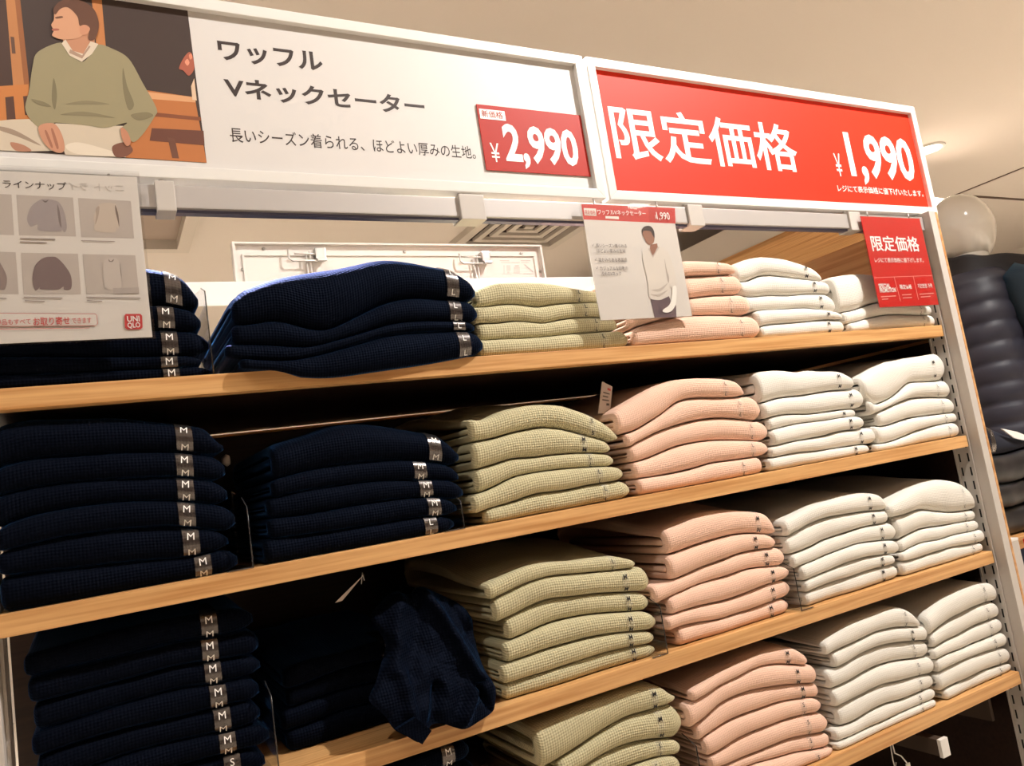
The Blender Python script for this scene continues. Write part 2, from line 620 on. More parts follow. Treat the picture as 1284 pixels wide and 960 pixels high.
# back wall of the fixture and its oak batten
t = empty('fixture_back', (0.76, 1.5, FLOOR), 'dark brown back panel closing the sweater fixture', 'back panel')
box('panel', -0.14, 1.66, 1.505, 1.52, FLOOR, 0.1545, DARKWOOD_SHADE, t)
box('batten', -0.14, 1.66, 1.4955, 1.5045, 0.1500, 0.1540, OAK, t)
t = empty('white_back_rail', (0.76, 1.5, 0.40), 'white horizontal rail behind the sweaters on the top shelf', 'rail')
box('rail', -0.14, 1.66, 1.50, 1.52, 0.403, 0.447, WHITE_METAL, t, 0.002)
box('lower_lip', -0.14, 1.66, 1.496, 1.50, 0.399, 0.404, WHITE_METAL, t)
box('lower_white_rail', -0.14, 1.66, 1.50, 1.515, 0.19, 0.262, WHITE_METAL, None, 0.002, label='white lower rail glimpsed beside the clear divider on the top shelf', cat='rail')

# end posts: slotted uprights
SLOTM = bpy.data.meshes.new('slot')


def slotted_post(name, xin, side, yf, ztop, label):
    """side=+1: the post stands right of its inner face"""
    t = empty(name, (xin, yf, FLOOR), label, 'post')
    x1 = xin + side * 0.022
    a, b = min(xin, x1), max(xin, x1)
    box('upright', a, b, yf, yf + 0.062, FLOOR, ztop, GREY_METAL, t, 0.0015)
    i0, i1 = sorted((xin, xin - side * 0.004))
    box('inner_ridge', i0, i1, yf + 0.0225, yf + 0.029, FLOOR, ztop - 0.02, GREY_METAL, t, 0.001)
    box('inner_ridge', i0, i1, yf + 0.058, yf + 0.062, FLOOR, ztop - 0.02, GREY_METAL, t, 0.001)
    for yy in (yf + 0.0335, yf + 0.0525):
        z = -0.75
        while z < ztop - 0.08:
            s0, s1 = sorted((xin + side * 0.0002, xin - side * 0.0006))
            bm = bmesh.new()
            add_box(bm, s0, s1, yy - 0.0016, yy + 0.0016, z, z + 0.018)
            bm_obj('slot', bm, BLACK, t)
            z += 0.03
    return t


p = slotted_post('slotted_post', 1.645, 1, 0.980, 0.432, 'light grey slotted end post with oak edge beside the white sweaters')
box('oak_edge', 1.6672, 1.675, 0.980, 1.50, FLOOR, 0.43, OAK_Y, p, 0.001)
slotted_post('slotted_post', -0.108, -1, 1.03, 0.40, 'light grey slotted post at the navy end of the shelves')
box('end_panel', 1.650, 1.6665, 1.0425, 1.50, FLOOR, 0.15, DARKWOOD_SHADE, None, label='dark brown end panel behind the slotted end post', cat='panel')

# ------------------------------------------------------------------ signs on top
SIGN_Y = 1.0


def sign_frame(t, x0, x1, z0, z1, panel_mat):
    w = 0.0165
    prism('frame_bar', [(x0, z0), (x1, z0), (x1 - w, z0 + w), (x0 + w, z0 + w)], SIGN_Y, SIGN_Y + 0.026, WHITE_FRAME, t, 0.0012)
    prism('frame_bar', [(x0, z1), (x0 + w, z1 - w), (x1 - w, z1 - w), (x1, z1)], SIGN_Y, SIGN_Y + 0.026, WHITE_FRAME, t, 0.0012)
    prism('frame_bar', [(x0, z0), (x0 + w, z0 + w), (x0 + w, z1 - w), (x0, z1)], SIGN_Y, SIGN_Y + 0.026, WHITE_FRAME, t, 0.0012)
    prism('frame_bar', [(x1, z0), (x1, z1), (x1 - w, z1 - w), (x1 - w, z0 + w)], SIGN_Y, SIGN_Y + 0.026, WHITE_FRAME, t, 0.0012)
    box('panel', x0 + w * 0.6, x1 - w * 0.6, SIGN_Y + 0.009, SIGN_Y + 0.02, z0 + w * 0.6, z1 - w * 0.6, panel_mat, t)


FACE = SIGN_Y + 0.0088
wsign = empty('product_sign', (0.33, 1.0, 0.434), 'white framed product sign with a printed photo of a seated man in a sage sweater', 'sign')
sign_frame(wsign, -0.13, 0.789, 0.4345, 0.6925, PAPER)
lettering('ワッフル', (271.7, 49.2), (406, 91), FACE, INK, wsign, 0.026)
lettering('Vネックセーター', (279.5, 95.1), (534, 146), FACE, INK, wsign, 0.026)
lettering('長いシーズン着られる、ほどよい厚みの生地。', (287, 159.1), (597.2, 199.5), FACE, INK, wsign, 0.004)
a, b = aty(596.5, 131.2, FACE), aty(740, 221.7, FACE)
tag_ = box('price_plate', a[0], b[0], FACE - 0.0022, FACE - 0.0005, b[2], a[2], RED_DARK, wsign, label='dark red price plate')
Y2 = FACE - 0.0026
a, b = aty(600.5, 136.0, Y2), aty(634.5, 151.5, Y2)
box('white_field', a[0], b[0], Y2, Y2 + 0.0002, b[2], a[2], WHITE_INK, tag_)
lettering('新価格', (603, 137.5), (631, 149), Y2 - 0.0003, RED_DARK, tag_, 0.0)
lettering('¥', (613.6, 178.8), (628.4, 203.4), Y2, WHITE_INK, tag_, 0.0)
lettering('2,990', (627.7, 154.2), (729.5, 216.5), Y2, WHITE_INK, tag_, 0.03)

G = (0, 0, 3.048)
photo = [
    ([(-115, -95), (713, 12), (790, 622), (-70, 572)], (62, 46, 40), False),
    ([(-115, -80), (22, -60), (45, 330), (-80, 340)], (70, 46, 36), False),
    ([(18, -60), (70, -50), (112, 322), (50, 326)], (186, 124, 74), False),
    ([(52, -50), (72, -50), (112, 322), (92, 323)], (150, 92, 52), False),
    ([(40, 140), (54, 142), (60, 205), (46, 205)], (96, 66, 50), False),
    ([(350, -8), (388, -8), (405, 185), (368, 175)], (190, 122, 70), False),
    ([(-80, 335), (110, 322), (118, 462), (-78, 470)], (196, 122, 62), False),
    ([(20, 372), (52, 368), (60, 455), (26, 458)], (84, 52, 38), False),
    ([(88, 368), (112, 366), (112, 440), (96, 440)], (92, 56, 40), False),
    ([(560, 345), (744, 372), (790, 622), (480, 602)], (184, 112, 60), False),
    ([(565, 352), (745, 372), (748, 392), (570, 378)], (214, 158, 112), False),
    ([(590, 430), (768, 448), (770, 462), (592, 446)], (132, 74, 44), False),
    ([(580, 490), (778, 500), (782, 556), (572, 538)], (104, 60, 44), False),
    ([(640, 525), (668, 530), (684, 606), (658, 604)], (110, 68, 50), False),
    ([(730, 330), (742, 300), (752, 385), (735, 382)], (222, 190, 160), False),
    ([(700, 225), (722, 200), (736, 215), (742, 262), (722, 290), (700, 270), (684, 262)], (170, 92, 70), True),
    ([(706, 238), (716, 226), (724, 240), (716, 252)], (226, 150, 120), True),
    ([(722, 212), (731, 206), (735, 222), (726, 228)], (222, 140, 108), True),
    # trousers
    ([(-75, 470), (40, 458), (112, 456), (150, 490), (215, 472), (400, 480), (470, 482), (500, 540), (480, 602), (250, 592), (244, 576), (90, 580), (-72, 572)], (206, 190, 168), False),
    ([(0, 484), (60, 500), (140, 545), (150, 556), (60, 520), (-10, 495)], (160, 138, 118), True),
    ([(250, 560), (300, 545), (400, 570), (470, 596), (300, 590)], (224, 210, 190), True),
    ([(40, 545), (90, 555), (120, 578), (60, 576)], (176, 124, 98), True),
    ([(430, 560), (480, 545), (508, 575), (478, 600), (440, 598)], (120, 76, 58), True),
    # neck, shirt, sweater
    ([(244, 140), (330, 120), (362, 165), (312, 228), (262, 205)], (192, 136, 104), True),
    ([(145, 200), (232, 164), (262, 200), (312, 238), (350, 205), (376, 172), (430, 188), (492, 226), (545, 318), (598, 415), (590, 448), (545, 515), (510, 544), (488, 520), (464, 492), (484, 470), (400, 490), (330, 480), (215, 470), (205, 474), (152, 490), (98, 425), (112, 345), (125, 255)], (152, 141, 108), True),
    ([(205, 300), (218, 360), (210, 420), (198, 380)], (122, 112, 84), True),
    ([(470, 260), (486, 330), (512, 400), (490, 420), (470, 340)], (124, 114, 86), True),
    ([(250, 400), (330, 386), (420, 400), (330, 400)], (134, 123, 94), True),
    ([(230, 440), (320, 428), (440, 452), (330, 444)], (132, 121, 92), True),
    ([(500, 440), (560, 430), (585, 445), (530, 462)], (128, 117, 88), True),
    ([(120, 380), (170, 392), (195, 410), (150, 402)], (128, 117, 88), True),
    ([(236, 168), (250, 152), (278, 196), (318, 208), (346, 160), (376, 170), (352, 208), (312, 238), (266, 214)], (218, 200, 178), False),
    ([(268, 190), (314, 214), (340, 176), (346, 180), (314, 226), (264, 204)], (170, 140, 120), False),
    # head
    ([(212, 40), (258, 22), (312, 60), (332, 105), (310, 142), (276, 152), (232, 152), (200, 138), (206, 118), (196, 98), (206, 78)], (206, 152, 118), True),
    ([(200, 112), (222, 112), (226, 118), (202, 120)], (168, 96, 78), True),
    ([(212, 68), (236, 64), (240, 70), (216, 74)], (110, 70, 50), True),
    ([(204, 40), (226, 10), (270, -2), (322, 10), (362, 42), (378, 98), (364, 150), (338, 152), (342, 108), (322, 100), (304, 100), (296, 66), (262, 32), (232, 36), (212, 58)], (98, 62, 44), True),
    ([(306, 104), (328, 98), (344, 112), (332, 134), (308, 132)], (202, 142, 110), True),
    # hands
    ([(148, 486), (206, 474), (238, 520), (246, 576), (214, 584), (168, 548)], (198, 142, 112), True),
    ([(196, 500), (204, 498), (224, 560), (216, 568)], (164, 108, 84), True),
    ([(172, 506), (180, 504), (202, 560), (194, 562)], (164, 108, 84), True),
    ([(462, 490), (486, 505), (500, 545), (484, 560), (466, 530)], (190, 130, 100), True),
]
print_mesh('printed_photo', photo, G, FACE, wsign, label='printed photo of a man in a sage sweater on a wooden bench')

rsign = empty('price_sign', (1.25, 1.0, 0.434), 'red framed sign with large white limited-price lettering', 'sign')
sign_frame(rsign, 0.7975, 1.7125, 0.4335, 0.6930, RED)
lettering('限定価格', (760.9, 129.4), (1004.6, 216.8), FACE, WHITE_INK, rsign, 0.013)
lettering('¥', (1044.5, 191.8), (1058.2, 221.2), FACE, WHITE_INK, rsign, 0.0)
lettering('1,990', (1056, 164.5), (1152.5, 236.5), FACE, WHITE_INK, rsign, 0.03)
lettering('レジにて表示価格に値下げいたします。', (1049.4, 231.3), (1158.4, 246.7), FACE, WHITE_INK, rsign, 0.006)

# ------------------------------------------------------------------ hanging rail under the signs
rail = empty('hanging_rail', (0.77, 1.0, 0.39), 'long aluminium rail running below both signs', 'rail')
box('rail_bar', -0.26, 1.645, 0.997, 1.021, 0.3935, 0.4235, ALU, rail, 0.0015)
box('lower_groove', -0.26, 1.645, 1.003, 1.015, 0.3895, 0.3933, mat('blue_grey_groove', srgb(96, 96, 120), 0.4, metal=0.5), rail)
for (pa, pb) in ((196, 221), (577, 608), (862, 880), (1062, 1076)):
    xa, xb = aty(pa, 250, 0.99)[0], aty(pb, 250, 0.99)[0]
    c = box('clamp', xa, xb, 0.9925, 1.0255, 0.388, 0.4275, GREY_METAL, rail, 0.0015)
    xm = xa + 0.010
    tube('pin', [(xm, 1.010, 0.4276), (xm, 1.010, 0.4342)], 0.004, WHITE_METAL, c)

# ------------------------------------------------------------------ white panel behind, seen from its back
wp = empty('reversed_sign_board', (0.63, 1.53, 0.36), 'white framed panel with wire latches seen from behind above the rail', 'panel')
PX0, PX1, PZ0, PZ1 = 0.2690, 0.9830, 0.36, 0.5355
BOARDM = mat('off_white_board', srgb(208, 200, 192), 0.6, spec=0.25)
box('board', PX0, PX1, 1.536, 1.548, PZ0, PZ1, BOARDM, wp, 0.0015)
bm = bmesh.new()
frame_w = 0.020
for (a, b, c, d) in ((PX0, PX1, PZ1 - 0.004, PZ1), (PX0, PX0 + 0.005, PZ0, PZ1 - 0.004), (PX1 - 0.005, PX1, PZ0, PZ1 - 0.004)):
    box('rim', a, b, 1.524, 1.536, c, d, BOARDM, wp, 0.0008)
for (a, b, c, d) in ((PX0 + 0.018, PX1 - 0.018, PZ1 - 0.026, PZ1 - 0.022), (PX0 + 0.018, PX0 + 0.022, PZ0, PZ1 - 0.026), (PX1 - 0.022, PX1 - 0.018, PZ0, PZ1 - 0.026)):
    box('inner_bead', a, b, 1.532, 1.536, c, d, BOARDM, wp, 0.0008)
bm.free()
for (px, py) in ((330, 312), (507, 316), (304, 338), (653, 318), (677, 340)):
    q = aty(px, py, 1.536)
    tube('screw', [(q[0], 1.5355, q[2]), (q[0], 1.5335, q[2])], 0.0035, STEEL, wp)
for (px, py) in ((388, 320), (598, 324)):
    q = aty(px, py, 1.52)
    x, z = q[0], q[2]
    L_ = box('latch', x + 0.012, x + 0.034, 1.516, 1.5355, z - 0.008, z + 0.016, STEEL, wp, 0.002)
    box('latch_lip', x + 0.013, x + 0.033, 1.510, 1.5158, z - 0.014, z - 0.009, STEEL, L_, 0.001)
    WIRE = mat('white_wire', srgb(206, 200, 194), 0.35, metal=0.3)
    tube('wire_bail', [(x + 0.034, 1.522, z - 0.006), (x + 0.030, 1.518, z - 0.012), (x - 0.036, 1.518, z - 0.012), (x - 0.042, 1.520, z - 0.006), (x - 0.042, 1.522, z + 0.012)], 0.0022, WIRE, wp)
    tube('wire_bail', [(x + 0.030, 1.522, z + 0.004), (x - 0.030, 1.522, z + 0.004)], 0.002, WIRE, wp)
    tube('wire_stay', [(x + 0.002, 1.524, z + 0.010), (x + 0.002, 1.526, 0.40), (x + 0.002, 1.528, 0.37)], 0.0022, WIRE, wp)
    tube('wire_stay', [(x - 0.006, 1.524, z + 0.004), (x - 0.006, 1.524, 0.37)], 0.0018, WIRE, wp)
# instruction print on the panel
gi = (540, 230, 6.4)
diag = []
for (x0, y0, x1, y1) in ((556, 616, 630, 622), (565, 632, 640, 636), (645, 632, 715, 636), (722, 616, 800, 622), (726, 632, 790, 636)):
    diag.append(([(x0, y0), (x1, y0), (x1, y1), (x0, y1)], (170, 160, 152), False))
for (x0, y0, x1, y1) in ((585, 655, 592, 725), (608, 655, 640, 700), (615, 706, 632, 720), (668, 668, 715, 720), (570, 725, 650, 728), (745, 720, 825, 726)):
    diag.append(([(x0, y0), (x1, y0), (x1, y1), (x0, y1)], (186, 178, 170), False))
diag.append(([(745, 650), (760, 650), (825, 705), (820, 718)], (172, 164, 158), False))
diag.append(([(672, 655), (712, 655), (706, 664), (678, 664)], (180, 172, 164), False))
print_mesh('instruction_print', diag, gi, 1.5358, wp, label='small grey printed handling diagram')

# ------------------------------------------------------------------ hanging notices
NY = 0.985


def card(name, label, x0, x1, z0, z1, m, hook_z=0.428):
    t = empty(name, ((x0 + x1) / 2, NY, z0), label, 'notice')
    box('card', x0, x1, NY, NY + 0.0012, z0, z1, m, t)
    s = box('clear_sleeve', x0 - 0.003, x1 + 0.003, NY - 0.0030, NY - 0.0020, z0 - 0.002, z1 + 0.006, SLEEVE, t)
    box('sleeve_back', x0 - 0.003, x1 + 0.003, NY + 0.0022, NY + 0.0030, z0 - 0.002, z1 + 0.006, SLEEVE, t)
    for x in (x0 + 0.03, x1 - 0.03):
        tube('hook', [(x, NY + 0.0035, z1 - 0.004), (x, NY + 0.0045, z1 + 0.004), (x, NY + 0.005, hook_z)], 0.0016, STEEL, t)
    return t


# line-up notice
nt = card('line_up_notice', 'wide line-up notice with small printed sweaters hanging by the navy stacks', -0.222, 0.0715, 0.2265, 0.4265, SHEET)
S4_ = (0, 205, 4.175)


def z4(x, y):
    return (x / 4.175, 205 + y / 4.175)


lettering('ラインナップ', z4(12, 84), z4(350, 140), NY - 0.0004, INK, nt, 0.004)
lettering('ニット ライ', z4(358, 98), z4(650, 150), NY - 0.0004, FAINT_INK, nt, 0.004, mirror=True)
lay = []
GREYBOX = (190, 178, 168)
for q in ([(-230, 150), (60, 162), (74, 375), (-214, 366)], [(85, 163), (382, 178), (398, 382), (100, 376)], [(408, 180), (685, 196), (702, 392), (425, 386)],
          [(-205, 455), (82, 464), (98, 684), (-192, 680)], [(110, 467), (408, 472), (424, 684), (124, 686)], [(432, 474), (708, 480), (728, 682), (452, 684)]):
    lay.append((q, GREYBOX, False))
lay += [
    ([(205, 192), (235, 186), (275, 190), (310, 205), (335, 250), (350, 330), (338, 360), (318, 340), (316, 356), (205, 350), (196, 320), (160, 330), (142, 290), (160, 230)], (162, 150, 148), True),
    ([(300, 215), (312, 250), (322, 330), (312, 320), (303, 270)], (126, 112, 108), True),
    ([(220, 190), (238, 205), (255, 190), (238, 196)], (110, 96, 92), True),
    ([(520, 215), (545, 208), (590, 208), (612, 222), (626, 300), (618, 345), (608, 330), (600, 360), (500, 352), (495, 310), (488, 290), (505, 240)], (200, 184, 168), True),
    ([(604, 218), (620, 270), (624, 330), (616, 300), (604, 250)], (120, 104, 96), True),
    ([(500, 240), (520, 225), (514, 280), (498, 320), (504, 270)], (176, 158, 144), True),
    ([(205, 510), (235, 492), (275, 488), (300, 495), (340, 535), (372, 590), (372, 655), (336, 660), (332, 645), (300, 660), (215, 658), (208, 650), (185, 664), (170, 610), (180, 545)], (122, 102, 100), True),
    ([(-60, 520), (-20, 500), (10, 535), (36, 595), (28, 655), (0, 662), (-60, 660)], (142, 124, 118), True),
    ([(545, 510), (575, 495), (610, 498), (628, 530), (634, 600), (628, 660), (560, 655), (545, 640), (540, 570)], (198, 186, 176), True),
    ([(568, 500), (580, 512), (596, 500), (590, 514), (572, 514)], (130, 116, 108), True),
    ([(628, 520), (634, 570), (636, 600), (630, 560)], (134, 118, 110), True),
    ([(590, 652), (726, 648), (728, 680), (594, 682)], (176, 164, 156), False),
]
for (x0, y0, x1, y1) in ((105, 390, 290, 396), (105, 408, 245, 414), (425, 402, 600, 406), (125, 698, 328, 703), (130, 716, 235, 721), (452, 698, 735, 703), (455, 715, 535, 720), (-100, 700, 35, 705)):
    lay.append(([(x0, y0), (x1, y0 + 5), (x1, y1 + 5), (x0, y1)], (150, 134, 124), False))
# outlined red box and red rules
RR = (206, 120, 112)
lay += [([(-200, 782), (498, 786), (508, 796), (512, 838), (502, 850), (-200, 856)], RR, False),
        ([(-200, 785), (497, 789), (505, 797), (509, 837), (501, 847), (-200, 853)], (222, 214, 205), False),
        ([(-200, 868), (470, 860), (470, 863), (-200, 872)], RR, False)]
lay.append(([(658, 788), (735, 788), (744, 798), (746, 858), (736, 868), (666, 870), (654, 860), (651, 798)], (206, 62, 62), False))
print_mesh('printed_lineup', lay, S4_, NY, nt, step=0.00004, label='grid of small printed sweater pictures')
NYT = NY - 0.0019
RED_INK = mat('red_ink', srgb(204, 84, 80), 0.6)
lettering('商品もすべて', z4(-24, 815), z4(162, 840), NYT, RED_INK, nt, 0.006)
lettering('お取り寄せ', z4(172, 805), z4(368, 842), NYT, RED_INK, nt, 0.014)
lettering('できます', z4(376, 808), z4(480, 834), NYT, RED_INK, nt, 0.006)
lettering('UNI', z4(664, 798), z4(732, 826), NYT, WHITE_INK, nt, 0.02, name='logo_lettering')
lettering('QLO', z4(666, 832), z4(736, 862), NYT, WHITE_INK, nt, 0.02, name='logo_lettering')

# product card in the middle
nc = card('product_card', 'white card with red header and a printed man in a white V-neck sweater', 0.7235, 0.9155, 0.2215, 0.4145, SHEET)


def zc(x, y):
    return (720 + x / 5.82, 245 + y / 5.82)


C_ = (720, 245, 5.82)
man = [
    ([(52, 62), (735, 92), (740, 205), (68, 175)], (204, 56, 46), False),
    ([(540, 94), (733, 98), (738, 200), (548, 192)], (190, 40, 32), False),
    ([(68, 92), (158, 96), (162, 150), (74, 145)], (236, 228, 218), False),
    ([(226, 150), (324, 154), (326, 174), (228, 168)], (236, 228, 218), False),
    ([(552, 745), (640, 758), (690, 735), (715, 800), (742, 802), (745, 888), (585, 893), (570, 820)], (104, 84, 88), False),
    ([(555, 360), (604, 350), (610, 385), (572, 440), (548, 398)], (150, 100, 78), False),
    ([(500, 250), (520, 226), (560, 235), (582, 280), (580, 340), (552, 360), (530, 350), (508, 310), (496, 280)], (152, 104, 80), True),
    ([(496, 280), (492, 250), (515, 226), (555, 226), (580, 260), (584, 310), (570, 290), (555, 262), (520, 258), (502, 262)], (58, 42, 38), True),
    ([(502, 408), (545, 385), (570, 442), (612, 374), (660, 395), (690, 430), (720, 520), (745, 620), (738, 668), (700, 672), (694, 640), (690, 720), (640, 758), (590, 762), (545, 742), (535, 640), (510, 520), (498, 470)], (222, 212, 200), True),
    ([(545, 385), (570, 442), (612, 374), (618, 380), (571, 456), (538, 392)], (190, 176, 164), False),
    ([(655, 460), (672, 540), (690, 600), (684, 640), (668, 560)], (182, 168, 156), True),
    ([(560, 690), (620, 680), (680, 640), (625, 700)], (196, 184, 172), True),
    ([(552, 720), (610, 722), (680, 690), (620, 736)], (194, 182, 170), True),
    ([(716, 668), (742, 672), (740, 780), (715, 835), (680, 855), (645, 850), (648, 832), (690, 800), (708, 740)], (246, 240, 230), True),
]
print_mesh('printed_model', man, C_, NY, nc, step=0.00010, label='printed man in a white V-neck sweater and dark trousers')
NYC = NY - 0.0019
lettering('ワッフルVネックセーター', zc(166, 100), zc(525, 150), NYC, WHITE_INK, nc, 0.01)
lettering('限定価格', zc(76, 104), zc(156, 140), NYC, RED_POP, nc, 0.0)
lettering('¥', zc(588, 140), zc(604, 172), NYC, WHITE_INK, nc, 0.0)
lettering('1,990', zc(596, 120), zc(702, 185), NYC, WHITE_INK, nc, 0.006)
lettering('✓', zc(128, 352), zc(146, 372), NYC, GREY_INK, nc, 0.0)
lettering('長いシーズン着られる', zc(156, 350), zc(386, 382), NYC, GREY_INK, nc, 0.006)
lettering('ほどよい厚みの生地', zc(164, 390), zc(376, 420), NYC, GREY_INK, nc, 0.006)
lettering('✓', zc(148, 456), zc(166, 476), NYC, GREY_INK, nc, 0.0)
lettering('温かみのある表面感', zc(174, 454), zc(388, 484), NYC, GREY_INK, nc, 0.006)
lettering('✓', zc(158, 518), zc(176, 538), NYC, GREY_INK, nc, 0.0)
lettering('カジュアルな印象の', zc(186, 516), zc(394, 546), NYC, GREY_INK, nc, 0.006)
lettering('浅めのVネック', zc(194, 556), zc(346, 584), NYC, GREY_INK, nc, 0.006)

# red card by the end post
nr = card('promotion_card', 'red promotion card hanging by the end post over the white sweaters', 1.4175, 1.6145, 0.2215, 0.4150, RED_POP)


def zr(x, y):
    return (1070 + x / 6.858, 260 + y / 6.858)


lettering('限定価格', zr(140, 240), zr(578, 380), NY - 0.0005, WHITE_INK, nr, 0.014)
lettering('レジにて表示価格に値下げします。', zr(180, 432), zr(606, 472), NY - 0.0005, WHITE_INK, nr, 0.004)
lettering('SPECIAL', zr(214, 656), zr(322, 690), NY - 0.0005, WHITE_INK, nr, 0.02)
lettering('PROMOTION', zr(224, 692), zr(370, 728), NY - 0.0005, WHITE_INK, nr, 0.02)
lettering('限定價格', zr(396, 662), zr(506, 700), NY - 0.0005, WHITE_INK, nr, 0.014)
lettering('기간한정 가격', zr(550, 656), zr(680, 690), NY - 0.0005, WHITE_INK, nr, 0.012)
rl = []
PK = (232, 150, 140)
for q in ([(180, 602), (682, 582), (682, 586), (181, 606)], [(348, 596), (352, 596), (408, 806), (404, 806)], [(512, 590), (516, 590), (562, 794), (558, 794)]):
    rl.append((q, PK, False))
for (x0, y0, x1, y1) in ((238, 768, 365, 760), (246, 790, 300, 786), (418, 752, 498, 748), (424, 778, 502, 774), (568, 746, 690, 738), (578, 770, 662, 764)):
    rl.append(([(x0, y0 - 4), (x1, y1 - 4), (x1, y1 + 4), (x0, y0 + 4)], PK, False))
print_mesh('printed_rules', rl, (1070, 260, 6.858), NY, nr, step=0.00005, label='thin pale rules and small lines of print')

# ================================================================== sweaters
NX, NT = 44, 10
DEPTH = 0.33


def smooth1(z, n=3):
    for _ in range(n):
        z = np.concatenate(([z[0]], 0.25 * z[:-2] + 0.5 * z[1:-1] + 0.25 * z[2:], [z[-1]]))
    return z


GL = {}


def letter_mesh(ch, m):
    k = (ch, m.name)
    if k not in GL:
        v, f, d = glyphs(ch, 0.0 if m is WHITE_INK else 0.014)
        me = bpy.data.meshes.new('size_letter')
        asp = min(d[0] / d[1], 1.0)
        me.from_pydata([((p[0] - 0.5) * asp, p[1] - 0.5, 0.0) for p in v], [], f)
        me.materials.append(m)
        GL[k] = me
    return GL[k]


def sweater(top, bot, xl, xr, color, label, group, letters='M', yf=1.006, shelf_z=None, hump=0.0, seed=0, depth=DEPTH, lip=True,
            sx=None, name='folded_sweater', nlet=2, back_gap=0.0, cat='sweater', sticker=True, endr=0.030, wob=1.0, slant=0.0, over_top=False, z_cap=None):
    """one folded sweater between two boundary curves (arrays of x, z): rounded front fold, tapering closed
    end on the right, open rolled layers on the left, size sticker over the front"""
    rnd = random.Random(seed)
    s = np.linspace(0, 1, NX)
    s = np.sort(np.concatenate((np.linspace(0.0, 0.045, 8), np.linspace(0.06, 0.88, NX - 17), np.linspace(0.90, 1.0, 9))))
    X = xl + (xr - xl) * s
    zt = smooth1(np.interp(X, top[0], top[1]))
    zb = smooth1(np.interp(X, bot[0], bot[1]))
    h = np.maximum(zt - zb, 0.011)
    zt = zb + h
    zt = zt - 0.0004
    zb = zb + 0.0004
    er = min(endr * rnd.uniform(0.45, 1.0), 0.3 * (xr - xl))
    e = np.clip((xr - X) / er, 0, 1)
    g = np.maximum(np.sqrt(np.maximum(1 - (1 - e) ** 2, 0)) ** 0.9, 0.34)
    rl = np.clip((X - xl) / 0.009, 0, 1)
    gl = 0.58 + 0.42 * np.sqrt(np.maximum(1 - (1 - rl) ** 2, 0))
    so = rnd.uniform(0, 50)
    yj = yf + rnd.uniform(0.0, 0.004)

    def section(i, inset=0.0, xoff=0.0):
        x = X[i]
        m = 0.5 * (zt[i] + zb[i])
        hh = max(0.5 * (zt[i] - zb[i]) * g[i] * gl[i] - inset, 0.0012)
        if g[i] < 1:                       # the closed end droops a little
            m = m - 0.12 * (1 - g[i]) * (zt[i] - zb[i])
            m = max(m, zb[i] + hh)
        nb = min(0.95 * hh, 0.020)
        w1 = noise.noise(Vector((x * 11, so, 0.0))) * 0.0035 * wob
        y0 = yj + inset + w1 + (1 - g[i]) * 0.012 + (1 - gl[i]) * 0.022
        yb = y0 + depth - (1 - g[i]) * 0.02 - 2 * inset
        pts = []
        for k in range(6):                 # bottom, back to front
            t = k / 6
            pts.append((yb - 0.01 - (yb - 0.01 - y0 - nb) * t, m - hh))
        for k in range(NT + 1):            # front fold
            th = -math.pi / 2 + math.pi * k / NT
            c, sn = math.cos(th), math.sin(th)
            c = max(c, 0) ** 0.80
            sn = math.copysign(abs(sn) ** 0.86, sn)
            pts.append((y0 + (nb if th <= 0 else max(nb, slant)) * (1 - c), m + hh * sn))
        for k in range(1, 11):             # top, front to back
            t = k / 10
            y = y0 + max(nb, slant) + (yb - 0.01 - y0 - max(nb, slant)) * t
            pts.append((y, m + hh + hump * math.sin(min(t * 1.25, 1) * math.pi * 0.5) ** 1.5 * g[i] * (1 if inset == 0 else 0.6)))
        pts.append((yb, m + hump * 0.5 * g[i]))
        return [(x + xoff, p[0], p[1]) for p in pts]

    rings = []
    if lip:
        rings.append(section(0, 0.0050, 0.036))
        rings.append(section(0, 0.0046, 0.006))
        rings.append(section(0, 0.0036, 0.0012))
        rings.append(section(0, 0.0016, -0.0006))
    for i in range(NX):
        rings.append(section(i))
    V, F, UV = [], [], []
    n = len(rings[0])
    for ri, R in enumerate(rings):
        acc = 0.0
        for k, p in enumerate(R):
            q = list(p)
            if k > 0:
                acc += math.hypot(p[1] - R[k - 1][1], p[2] - R[k - 1][2])
            dn = noise.noise(Vector((p[0] * 24, p[1] * 18 + so, p[2] * 40))) * 0.0012 * wob
            if k < 6 + NT + 1:
                q[1] += dn
            elif hump > 0:
                q[2] += dn * 2
            if shelf_z is not None and q[1] > 0.9985 and q[2] < shelf_z + 0.0006:
                q[2] = shelf_z + 0.0006
            if z_cap is not None and q[1] > 0.996 and q[2] > z_cap:
                q[2] = z_cap
            V.append(q)
            UV.append((p[0] + so * 0.1, acc))
        if shelf_z is not None:                    # where the cloth hangs over the edge it turns round the corner
            base = len(V) - n
            low = [k for k in range(6 + NT // 2) if V[base + k][1] <= 0.9985 and V[base + k][2] < shelf_z]
            if low and low[0] > 0:
                for k in low:
                    V[base + k][1] = min(V[base + k][1], 0.9970)
                V[base + low[0] - 1][1] = 0.9970
    for ri in range(len(rings) - 1):
        for k in range(n):
            k2 = (k + 1) % n
            F.append((ri * n + k, (ri + 1) * n + k, (ri + 1) * n + k2, ri * n + k2))
    F.append(tuple(range(n)))
    F.append(tuple((len(rings) - 1) * n + k for k in range(n))[::-1])
    root = empty(name, ((xl + xr) / 2, yj + 0.1, float(min(zb))), label, cat, group)
    body = mesh_obj('body', V, F, KNIT[color] if isinstance(color, str) else color, root, uv=UV, smooth=True)
